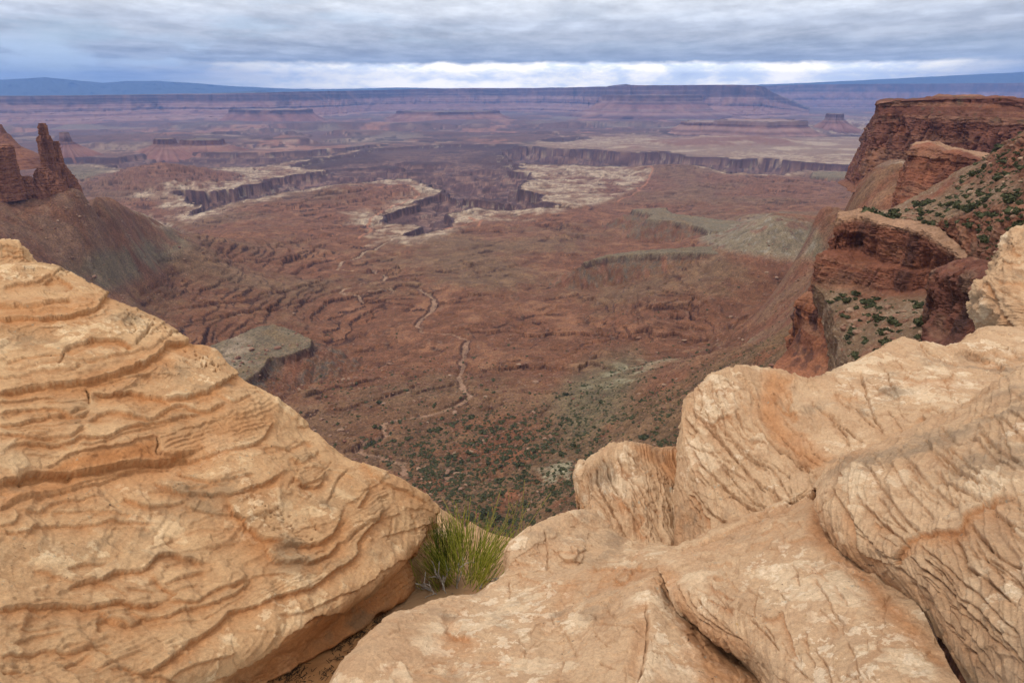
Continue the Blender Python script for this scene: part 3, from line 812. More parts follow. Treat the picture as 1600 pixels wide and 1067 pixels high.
# high ranges on the skyline
def range_col(P, fr): return np.broadcast_to(C(.05, .06, .055), P.shape).copy()
RP = [(0, 0), (0.3, 1500), (0.7, 3800), (1.0, 6000)]
tag(far_wall('mountain', '', [(-500, 150, 40000), (-330, 136, 40000), (-150, 126, 40000), (-40, 127, 40000), (40, 123, 40000), (70, 121, 40000), (120, 126, 40000), (160, 130, 40000), (200, 127, 40000), (245, 127, 40000),
    (300, 130, 40000), (360, 135, 40000), (430, 138, 40000), (470, 140, 40000), (540, 141, 40000)], -505, RP, 5000, 500, 30, 500, 11., range_col, 2.0), 'blue mountain range under the clouds on the left', kind='structure')
tag(far_wall('mountain', '', [(1080, 136, 40000), (1200, 132, 40000), (1280, 129, 40000), (1400, 123, 40000), (1500, 118, 40000), (1600, 113, 40000), (1750, 114, 40000), (1900, 116, 40000), (2100, 120, 40000)],
    -505, RP, 5000, 500, 30, 300, 13., range_col, 1.5), 'blue mountain slope rising behind the far mesas on the right', kind='structure')
tag(far_wall('ridge', '', [(330, 146, 28000), (400, 142, 28000), (430, 139, 40000), (450, 140.5, 40000), (480, 138.5, 40000), (490, 140, 40000), (560, 139, 40000), (620, 137, 40000), (700, 138.5, 40000), (850, 138, 40000), (960, 137, 40000)],
    -505, RP, 4000, 400, 20, 150, 15., range_col, 1.0), 'low dark ridge on the skyline behind the mesa wall', kind='structure')

# ================================================================== SPIRES AND BUTTE ON THE LEFT
def tower(name, rings, r, thick, nu, nv, seed, mat, parent=None, rough=1.0, lean=None, block=1.0):
    # rings: (py, left px, right px); a closed column of rock standing at range r
    a = np.array(rings, float)
    v = np.linspace(0, len(a) - 1, nv)
    A = np.stack([np.interp(v, np.arange(len(a)), a[:, k]) for k in range(3)], 1)
    L = at_r(A[:, 1], A[:, 0], np.full(nv, r)); R_ = at_r(A[:, 2], A[:, 0], np.full(nv, r))
    c = (L + R_) / 2; half = (R_ - L) / 2
    hw = np.linalg.norm(half, axis=1); ax = half / hw[:, None]; ax[:, 2] = 0
    fw = np.stack([-ax[:, 1], ax[:, 0], 0 * hw], 1)
    th = np.linspace(0, 2 * np.pi, nu, endpoint=False)
    ct, st_ = np.cos(th), np.sin(th)
    sq = (np.abs(ct) ** 3.2 + np.abs(st_) ** 3.2) ** (-1 / 3.2)
    P = c[:, None] + (hw[:, None] * (ct * sq))[..., None] * ax[:, None] + (hw[:, None] * thick * (st_ * sq))[..., None] * fw[:, None]
    s = min(hw.mean(), 11.0)
    N_ = P - c[:, None]; N_[..., 2] = 0; N_ /= np.linalg.norm(N_, axis=-1)[..., None] + 1e-9
    col = f3(np.stack([P[..., 0], P[..., 1], P[..., 2] * 0.12], -1), 1.6 / s, 4)
    bed = n3(P[..., 0] / s * 0.3, P[..., 1] / s * 0.3, P[..., 2] / s * 3.5 + seed)
    bed2 = n3(P[..., 0] / s, P[..., 1] / s, P[..., 2] / s * 9 + seed)
    fin = f3(P, 5 / s, 4)
    jq = f3(np.stack([P[..., 0], P[..., 1], P[..., 2] * 0.08], -1) + 70, 2.6 / s, 3)
    d = (np.round(jq * 3) / 3 * 0.30 - 0.30 * sst(0.08, 0, np.abs(jq)) - np.abs(col) * 0.35 + 0.06 + np.round(bed * 3) / 3 * 0.10 * block + bed2 * 0.05 * block + fin * 0.10) * s * rough
    P = P + N_ * d[..., None]
    top = P[0].mean(0)[None]; P[:, :, 2] += fin * s * 0.05
    V = np.concatenate([P.reshape(-1, 3), top + [[0, 0, s * 0.05]]])
    Fq = grid_faces(nv, nu, wrap=True)
    ti = len(V) - 1
    i = np.arange(nu); cap = np.stack([i, np.full(nu, ti), np.full(nu, ti), (i + 1) % nu], 1)
    # cap as quads with a repeated point would be degenerate: use triangles in a second mesh loop
    me = bpy.data.meshes.new(name)
    tri = [(int(k), int((k + 1) % nu), ti) for k in range(nu)]
    me.from_pydata(V.tolist(), [], Fq.tolist() + tri)
    for p in me.polygons: p.use_smooth = True
    zb = P[..., 2]
    o = link(name, me, mat)
    return o

m = M('red_cliff_rock', 0.9)
st1 = m.noise(0.06, 6, 0.65, stretch=(1, 1, 0.10))
st2 = m.noise(0.25, 5, 0.7, stretch=(1, 1, 0.12))
bed = m.noise(0.10, 4, 0.6, stretch=(0.05, 0.05, 1.0))
c = m.mix(m.rng(st1, 0.3, 0.7), (.135, .054, .033), (.235, .100, .056))
c = m.mix(m.math('MULTIPLY', m.rng(st2, 0.55, 0.72), 0.65), c, (.045, .024, .021))
c = m.mix(m.math('MULTIPLY', m.rng(bed, 0.55, 0.68), 0.5), c, (.23, .115, .066))
c = m.scale(c, m.rng(m.noise(0.9, 5, 0.7), 0.3, 0.7, 0.75, 1.25))
m.color(c); m.bump(m.noise(0.5, 6, 0.7), 0.8, 0.8)
MAT_RED = m.m

sp = tower('rock_spire', [(193, 61, 71), (197, 59, 74), (205, 60, 75), (211, 61, 77), (214, 59, 79), (219, 58, 81), (228, 60, 82), (240, 62, 86), (252, 65, 88), (262, 66, 92), (275, 67, 96), (288, 66, 99), (300, 62, 102), (312, 60, 104)], 1500, 0.85, 160, 240, 1.0, MAT_RED)
tag(sp, 'tall thin red rock spire standing on the talus ridge at far left', 'rock spire')
sp2 = tower('fin', [(221, 83, 91), (228, 83, 94), (240, 84, 96), (255, 86, 100), (268, 88, 108), (275, 88, 115), (285, 88, 121), (297, 88, 127), (310, 86, 130)], 1510, 1.0, 140, 200, 2.3, MAT_RED)
sp3 = tower('fin', [(262, 58, 76), (270, 54, 86), (280, 52, 96), (290, 48, 104), (303, 44, 110), (312, 42, 110)], 1490, 0.8, 120, 100, 3.3, MAT_RED)
for o in (sp2, sp3): o.parent = sp
bt = tower('rock_tower', [(227, -60, 16), (231, -70, 21), (240, -72, 23), (252, -74, 25), (262, -76, 28), (275, -78, 31), (288, -80, 36), (300, -82, 40), (314, -84, 44)], 1480, 0.7, 220, 200, 5.3, MAT_RED)
tag(bt, 'broad red sandstone tower beside the thin spire, cut by the left edge', 'rock tower')
sad = tower('saddle_wall', [(276, 20, 46), (284, 20, 56), (294, 16, 62), (306, 10, 66), (314, 8, 68)], 1488, 0.7, 120, 70, 6.6, MAT_RED)
sad.parent = bt
hl = tower('butte', [(195, -30, 2), (203, -34, 7), (209, -38, 11), (212, -44, 16), (222, -60, 24), (232, -80, 34), (240, -100, 52), (246, -120, 64), (262, -150, 74)], 2600, 1.0, 160, 140, 7.7, MAT_RED, rough=0.55, block=1.6)
tag(hl, 'stepped red butte behind the sandstone tower at far left', 'butte')

# ================================================================== FOREGROUND SANDSTONE
def crspline(P, n):
    # P (k, m, 3) control rows -> resampled to n along axis 0 (centripetal-free Catmull-Rom)
    k = len(P)
    Pe = np.concatenate([2 * P[:1] - P[1:2], P, 2 * P[-1:] - P[-2:-1]])
    t = np.linspace(0, k - 1, n); i = np.minimum(t.astype(int), k - 2); f = (t - i)[:, None, None]
    p0, p1, p2, p3 = Pe[i], Pe[i + 1], Pe[i + 2], Pe[i + 3]
    return 0.5 * (2 * p1 + (p2 - p0) * f + (2 * p0 - 5 * p1 + 4 * p2 - p3) * f ** 2 + (3 * p1 - p0 - 3 * p2 + p3) * f ** 3)
def row_resample(pts, n):
    a = np.array(pts, float)
    w = at_r(a[:, 0], a[:, 1], a[:, 2])
    return crspline(w[:, None], n)[:, 0]
def patch(rows, nu, nv, back=None, front=None, left=None, right=None, ctrl=24):
    # rows run left->right, listed from the far/upper edge to the near/lower one.
    # back/front/left/right: (metres further away, metres down) of hidden flanks beyond each edge
    R = np.stack([row_resample(r_, ctrl) for r_ in rows])
    def shift(e, s, side=0):
        o = e.copy(); hl = np.hypot(e[..., 0], e[..., 1])[..., None]
        o[..., :2] *= 1 + s[0] / hl
        o[..., 2] -= s[1]
        if side and len(s) > 2: o[..., 0] += side * s[2]
        return o
    if back:
        for b in (back if isinstance(back, list) else [back]): R = np.concatenate([shift(R[:1], b), R])
    if front:
        for b in (front if isinstance(front, list) else [front]): R = np.concatenate([R, shift(R[-1:], b)])
    G = crspline(R, nv)                              # (nv, ctrl, 3)
    G = crspline(np.transpose(G, (1, 0, 2)), nu)      # (nu, nv, 3)
    if left:
        for b in (left if isinstance(left, list) else [left]): G = np.concatenate([shift(G[:1], b, -1), G])
    if right:
        for b in (right if isinstance(right, list) else [right]): G = np.concatenate([G, shift(G[-1:], b, 1)])
    if left or right:
        # even out the added flanks by arc length
        G = crspline_arc(G, nu)
    return np.transpose(G, (1, 0, 2))                 # (nv, nu, 3)
def crspline_arc(G, n):
    seg = np.linalg.norm(np.diff(G, axis=0), axis=2).mean(1)
    s = np.concatenate([[0], np.cumsum(seg)]); s /= s[-1]
    # flank segments get up to 12 % of the columns each
    t = np.linspace(0, 1, n)
    i = np.clip(np.searchsorted(s, t, 'right') - 1, 0, len(s) - 2)
    f = ((t - s[i]) / (s[i + 1] - s[i] + 1e-9))[:, None, None]
    return G[i] * (1 - f) + G[i + 1] * f
def normals(P):
    du = np.gradient(P, axis=1); dv_ = np.gradient(P, axis=0)
    n = np.cross(du, dv_); n /= np.linalg.norm(n, axis=-1)[..., None] + 1e-12
    if (n * -P).sum(-1).mean() < 0: n = -n
    return n
def blur(A, k):
    for ax in (0, 1):
        for _ in range(k):
            A = 0.5 * A + 0.25 * (np.roll(A, 1, ax) + np.roll(A, -1, ax))
    return A
def stroke_field(px, py, strokes, vis=None):
    # returns height (in pixels) of traced ledges and cracks; kinds: L ledge, C crack, G wide groove, B bump ridge
    H = np.zeros(px.shape); ORG_SHADE = np.zeros(px.shape); LIP = np.zeros(px.shape)
    for st in strokes:
        kind, amp, wid, pts = st[0], st[1], st[2], np.array(st[3], float)
        if len(pts) > 2:                              # smooth the traced line
            pts = crspline(np.concatenate([pts, np.zeros((len(pts), 1))], 1)[:, None], (len(pts) - 1) * 4 + 1)[:, 0, :2]
        mrg = max(40, wid * 6)
        lo, hi = pts.min(0) - mrg, pts.max(0) + mrg
        k = (px > lo[0]) & (px < hi[0]) & (py > lo[1]) & (py < hi[1])
        if vis is not None: k &= vis
        if not k.any(): continue
        d, s, t = seg_dist(px[k], py[k], pts)
        e = sst(0, .10, t) * (sst(1, .90, t) if not (kind == 'L' and st[1] >= 5) else 1.0)
        if kind == 'L':                               # rock above the line stands proud, below it is cut back
            dn = s > 0                                # right-to-below for a line traced left to right
            step = np.where(dn, -amp * np.exp(-(d / (wid * 2.2))) * sst(-0.3, 1.0, d), amp * 0.55 * np.exp(-d / (wid * 2.6)))
            H[k] += step * e
            ORG_SHADE[k] = np.maximum(ORG_SHADE[k], np.where(dn, np.exp(-d / (wid * 2.2)), 0) * e * min(1, amp / 5))
        elif kind == 'C':
            vr = 0.35 + 1.3 * np.abs(n2(t * len(pts) * 0.5 + amp * 5.1, t * 0 + pts[0, 1] * .1))
            H[k] -= 2.6 * amp * vr * np.exp(-(d / (wid * .62)) ** 2) * e
            H[k] += amp * 0.55 * np.exp(-(d / (wid * 5)) ** 2) * e * np.where(s > 0, -0.8, 1.0)
        elif kind == 'G':
            H[k] -= amp * np.exp(-(d / wid) ** 2) * e
        elif kind == 'B':
            H[k] += amp * np.exp(-(d / wid) ** 2) * e
    return H, ORG_SHADE, LIP
def sculpt(P, strokes=(), pits=(), bed=None, lump=0.03, seed=0.0, grain=1.0, orange=(), pale=(), lam=(), edge_fade=True):
    Nn = blur(normals(P), 6); Nn /= np.linalg.norm(Nn, axis=-1)[..., None]
    dist = np.linalg.norm(P, axis=-1); mpp = dist / F_PX           # metres per pixel
    # broad lumps first
    L = f3(P + seed * 3.1, 1.7, 3) * lump + f3(P + seed, 5.0, 3) * lump * 0.35
    P = P + Nn * L[..., None]
    px, py = project(P)
    jx = f3(P + 5, 5.0, 3) * 5 + f3(P + 2, 22.0, 3) * 2.2; jy = f3(P + 9, 5.0, 3) * 5 + f3(P + 4, 22.0, 3) * 2.2
    H, ORG_SHADE, LIP = stroke_field(px + jx, py + jy, strokes)
    # natural bedding: closely set thin beds of uneven hardness
    B = 0
    if bed is not None:
        dirv, frq, amp, warp, mask = bed
        s = P[..., 0] * dirv[0] + P[..., 1] * dirv[1] + P[..., 2] * dirv[2]
        s = s + f3(P + seed + 7, 1.1, 3) * warp + f3(P + seed, 4.5, 3) * warp * 0.22
        along = f3(P + seed + 1, 2.2, 3)
        for f_, a_ in ((1.0, 1.0), (2.7, 0.55), (6.5, 0.3)):
            q = s * frq * f_ + along * 0.6 + 3.3 * f_
            fr = q - np.floor(q); idn = np.floor(q)
            hard = n2(idn * 0.77 + seed, along * 0.9 + f_)         # each bed its own hardness along its length
            saw = np.where(fr > 0.12, (1 - fr) / 0.88, fr / 0.12) - 0.5
            B = B + a_ * amp * 1.5 * (saw * 0.9 * sst(-0.35, 0.30, hard) + hard * 0.35)
        B = B * (mask(px, py, P) if callable(mask) else mask)
    # close laminae in traced zones (pixel polygon, direction, spacing px, amp px)
    LM = np.zeros(px.shape)
    for poly, (dx, dy), sp_, am in lam:
        pm = sst(10, -10, poly_sd(px + jx, py + jy, np.array(poly, float)))
        nx_, ny_ = -dy / math.hypot(dx, dy), dx / math.hypot(dx, dy)
        q = ((px + jx * 1.0) * nx_ + (py + jy * 1.0) * ny_) / sp_ + f3(P + 3, 3.0, 3) * 1.2
        fr = q - np.floor(q); hd = n2(np.floor(q) * 0.61, (px * dx + py * dy) / 90.0 + np.floor(q) * 2.1)
        LM = LM + pm * am * (np.where(fr < 0.7, fr / 0.7, (1 - fr) / 0.3) - 0.5) * (0.55 + hd)
    for poly, num, rad in pits:                        # small weathering pits
        pl = np.array(poly, float); lo, hi = pl.min(0), pl.max(0)
        for _ in range(num):
            cx, cy = nrg.uniform(lo[0], hi[0]), nrg.uniform(lo[1], hi[1])
            if poly_sd(np.array([cx]), np.array([cy]), pl)[0] > 0: continue
            rd = rad * nrg.uniform(.6, 1.3)
            near_ = (np.abs(px - cx) < 8) & (np.abs(py - cy) < 8)
            H[near_] -= 5.5 * np.exp(-(((px[near_] - cx) / (rd * 1.2)) ** 2 + ((py[near_] - cy) / rd) ** 2) ** 1.5)
    G_ = (f3(P, 8, 3) * 0.006 + (-np.abs(f3(P + 3, 16, 3)) + 0.2) * 0.004 + f3(P + 1, 60, 2) * 0.0012) * grain
    # flakes: thin plates of rind with scalloped edges
    fk = f3(P + seed * 2.2, 3.0, 4, 0.5) * 3.0
    fq = np.floor(fk); ff = fk - fq
    FL = (fq + sst(0.0, 0.06, ff)) * 0.0075 * grain
    fk2 = f3(P + seed * 2.2 + 50, 9, 3, 0.5) * 2.4
    FL = FL + (np.floor(fk2) + sst(0, 0.08, fk2 - np.floor(fk2))) * 0.0025 * grain
    P2 = P + Nn * ((H + LM) * mpp + B + G_ + FL)[..., None]
    P2[..., 2] += LIP * mpp
    # masks for the material: R fresh orange rock with painted recess shade, G pale weathering rind, B grey varnish
    o = ORG_SHADE * 0.65 + 0.35 * sst(0.2, -0.6, np.clip((H + LM) / 6, -1, 1)) * (np.abs(H) > .4)
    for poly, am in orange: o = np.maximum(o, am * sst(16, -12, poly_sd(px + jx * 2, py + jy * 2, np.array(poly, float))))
    g = 0.42 + 0.5 * f3(P + 11, 2.6, 4) * 1.0 + 0.22 * np.clip(fq, -1.5, 1.5)
    for poly, am in pale: g = g + am * sst(30, -30, poly_sd(px + jx * 3, py + jy * 3, np.array(poly, float)))
    b = sst(-0.02, 0.4, f3(P + 17, 1.8, 4))
    msk = np.stack([np.clip(o, 0, 1), np.clip(g, 0, 1), np.clip(b, 0, 1)], -1)
    return P2, msk
def rock(name, P, msk, parent=None, mat=None):
    nv, nu = P.shape[:2]
    fl = (np.cross(P[nv // 2, nu // 2 + 1] - P[nv // 2, nu // 2], P[nv // 2 + 1, nu // 2] - P[nv // 2, nu // 2]) * -P[nv // 2, nu // 2]).sum() < 0
    return link(name, make_mesh(name, P, grid_faces(nv, nu, flip=not fl), {'wear_shade': msk}), mat or MAT_SAND, parent)

# -- pale banded sandstone
m = M('buff_sandstone', 0.92)
w = m.sep(m.attr('wear_shade').outputs['Color'])
big = m.noise(1.6, 6, 0.6); mid = m.noise(7.0, 6, 0.65); fine = m.noise(60.0, 4, 0.7)
c = m.mix(m.rng(big, 0.3, 0.7), (.432, .270, .155), (.515, .348, .212))
c = m.mix(m.math('MULTIPLY', m.rng(mid, 0.42, 0.66), 0.5), c, (.400, .242, .140))
# pale rind in blotches with crisp scalloped edges
vz = m.noise(4.2, 8, 0.60)
rind = m.math('MULTIPLY', m.rng(vz, 0.515, 0.535), m.rng(w[1], 0.35, 0.62))
c = m.mix(m.math('MULTIPLY', rind, 0.66), c, (.615, .460, .305))
vz2 = m.noise(15.0, 7, 0.62)
rind2 = m.math('MULTIPLY', m.rng(vz2, 0.545, 0.565), m.rng(w[1], 0.48, 0.80))
c = m.mix(m.math('MULTIPLY', rind2, 0.62), c, (.66, .52, .37))
tanp = m.math('MULTIPLY', m.rng(m.noise(6.5, 7, 0.6, stretch=(1, 1, 1.3)), 0.55, 0.575), m.rng(w[1], 0.7, 0.3))
c = m.mix(m.math('MULTIPLY', tanp, 0.40), c, (.33, .185, .098))
# fresh orange rock in the cut-back beds, darkened to paint shade under the lips
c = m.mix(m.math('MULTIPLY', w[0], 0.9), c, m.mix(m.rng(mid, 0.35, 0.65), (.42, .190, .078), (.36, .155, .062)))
# grey-brown varnish
gv = m.math('MULTIPLY', m.rng(m.noise(3.2, 7, 0.68), 0.46, 0.60), w[2])
c = m.mix(m.math('MULTIPLY', gv, 0.70), c, (.215, .150, .098))
# thin iron banding
bd = m.noise(9.0, 4, 0.6, stretch=(0.25, 0.25, 3.5))
c = m.mix(m.math('MULTIPLY', m.rng(bd, 0.56, 0.64), 0.22), c, (.33, .150, .064))
# lichen: grey and dark specks, few ochre
lk = m.noise(26.0, 5, 0.75)
lz = m.rng(m.noise(2.3, 3, 0.5), 0.50, 0.62)
c = m.mix(m.math('MULTIPLY', m.math('MULTIPLY', m.rng(lk, 0.62, 0.66), lz), 0.8), c, (.30, .275, .215))
c = m.mix(m.math('MULTIPLY', m.math('MULTIPLY', m.rng(m.noise(48.0, 4, 0.75), 0.64, 0.67), lz), 0.85), c, (.075, .058, .042))
c = m.mix(m.math('MULTIPLY', m.rng(m.noise(31.0, 3, 0.7), 0.72, 0.75), 0.6), c, (.40, .22, .05))
c = m.scale(c, m.rng(fine, 0.25, 0.75, 0.84, 1.15))
c = m.scale(c, m.rng(m.noise(260.0, 2, 0.6), 0.25, 0.75, 0.88, 1.12))
m.color(c)
b1 = m.bump(m.noise(30.0, 8, 0.72), 0.75, 0.018)
b2 = m.bump(m.noise(190.0, 4, 0.7), 0.6, 0.004, b1)
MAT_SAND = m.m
# the dome on the left is a warmer bed of the same stone
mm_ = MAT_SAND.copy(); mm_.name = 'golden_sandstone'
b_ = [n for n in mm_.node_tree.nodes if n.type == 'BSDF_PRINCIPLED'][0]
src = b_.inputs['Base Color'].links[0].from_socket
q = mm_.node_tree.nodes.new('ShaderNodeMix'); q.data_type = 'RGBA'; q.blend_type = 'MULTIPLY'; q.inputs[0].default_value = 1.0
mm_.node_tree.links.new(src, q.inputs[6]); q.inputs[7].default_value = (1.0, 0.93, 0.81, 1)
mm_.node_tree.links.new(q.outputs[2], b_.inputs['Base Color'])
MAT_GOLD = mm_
def rand_cracks(poly, n, ang, spread, lo_len, hi_len, amp, kind='C', seed=1):
    g = np.random.RandomState(seed); pl = np.array(poly, float); lo, hi = pl.min(0), pl.max(0); out_ = []
    while len(out_) < n:
        c = g.uniform(lo, hi)
        if poly_sd(c[:1], c[1:], pl)[0] > 0: n -= 0.2; continue
        a_ = math.radians(ang + g.normal() * spread); L = g.uniform(lo_len, hi_len); pts = []; p = c.copy(); da = g.normal() * .10
        for _ in range(5):
            pts.append((p[0], p[1])); p = p + np.array([math.cos(a_), math.sin(a_)]) * L / 4; a_ += da + g.normal() * .14
        out_.append((kind, amp * g.uniform(.5, 1.3), g.uniform(1.5, 2.2) if kind == 'C' else g.uniform(2.5, 4), pts))
    return out_

NU = lambda n: max(8, int(n * Q))

# ---------------------------------------------------------------- left dome
LR = [
 [(-140, 405, 6.0), (0, 411, 6.0), (60, 413, 6.0), (90, 420, 6.05), (108, 430, 6.08)],
 [(-140, 432, 5.7), (0, 440, 5.6), (80, 440, 5.65), (135, 440, 5.75), (161, 461, 5.75)],
 [(-140, 500, 5.0), (0, 500, 4.95), (80, 495, 5.0), (150, 480, 5.2), (212, 484, 5.4), (246, 502, 5.4)],
 [(-140, 540, 4.75), (0, 535, 4.75), (120, 530, 4.8), (200, 525, 4.9), (260, 522, 5.1), (284, 534, 5.15)],
 [(-140, 610, 4.2), (0, 605, 4.25), (120, 595, 4.3), (220, 575, 4.5), (300, 548, 4.85), (340, 550, 4.95), (352, 566, 4.9)],
 [(-140, 640, 4.05), (0, 640, 4.05), (120, 630, 4.1), (240, 615, 4.25), (330, 595, 4.5), (388, 598, 4.7)],
 [(-140, 700, 3.75), (0, 695, 3.75), (150, 680, 3.8), (280, 660, 3.95), (370, 640, 4.15), (432, 622, 4.5)],
 [(-140, 760, 3.5), (0, 755, 3.5), (150, 735, 3.6), (280, 710, 3.75), (400, 680, 3.95), (488, 672, 4.35)],
 [(-140, 830, 3.2), (0, 825, 3.2), (150, 805, 3.3), (300, 780, 3.4), (430, 745, 3.6), (534, 708, 4.1)],
 [(-140, 900, 2.95), (0, 895, 2.95), (150, 885, 3.0), (300, 860, 3.1), (450, 810, 3.35), (606, 742, 4.0)],
 [(-140, 970, 2.7), (0, 965, 2.7), (150, 955, 2.75), (300, 935, 2.82), (450, 880, 3.05), (590, 800, 3.6), (678, 788, 4.05)],
 [(-140, 1040, 2.5), (0, 1035, 2.5), (150, 1020, 2.52), (300, 1000, 2.6), (440, 945, 2.8), (560, 885, 3.15), (640, 838, 3.6), (674, 814, 3.98)],
 [(-140, 1120, 2.3), (0, 1110, 2.3), (150, 1090, 2.33), (280, 1060, 2.42), (400, 1018, 2.58), (520, 955, 2.85), (605, 893, 3.25), (648, 856, 3.66)],
 [(-140, 1170, 2.35), (0, 1160, 2.38), (150, 1140, 2.43), (290, 1090, 2.58), (410, 1040, 2.78), (530, 972, 3.08), (600, 908, 3.45), (642, 876, 3.78)],
 [(-140, 1230, 2.25), (0, 1220, 2.28), (150, 1190, 2.36), (300, 1130, 2.52), (440, 1055, 2.80), (560, 985, 3.12), (610, 945, 3.40), (645, 918, 3.75)]]
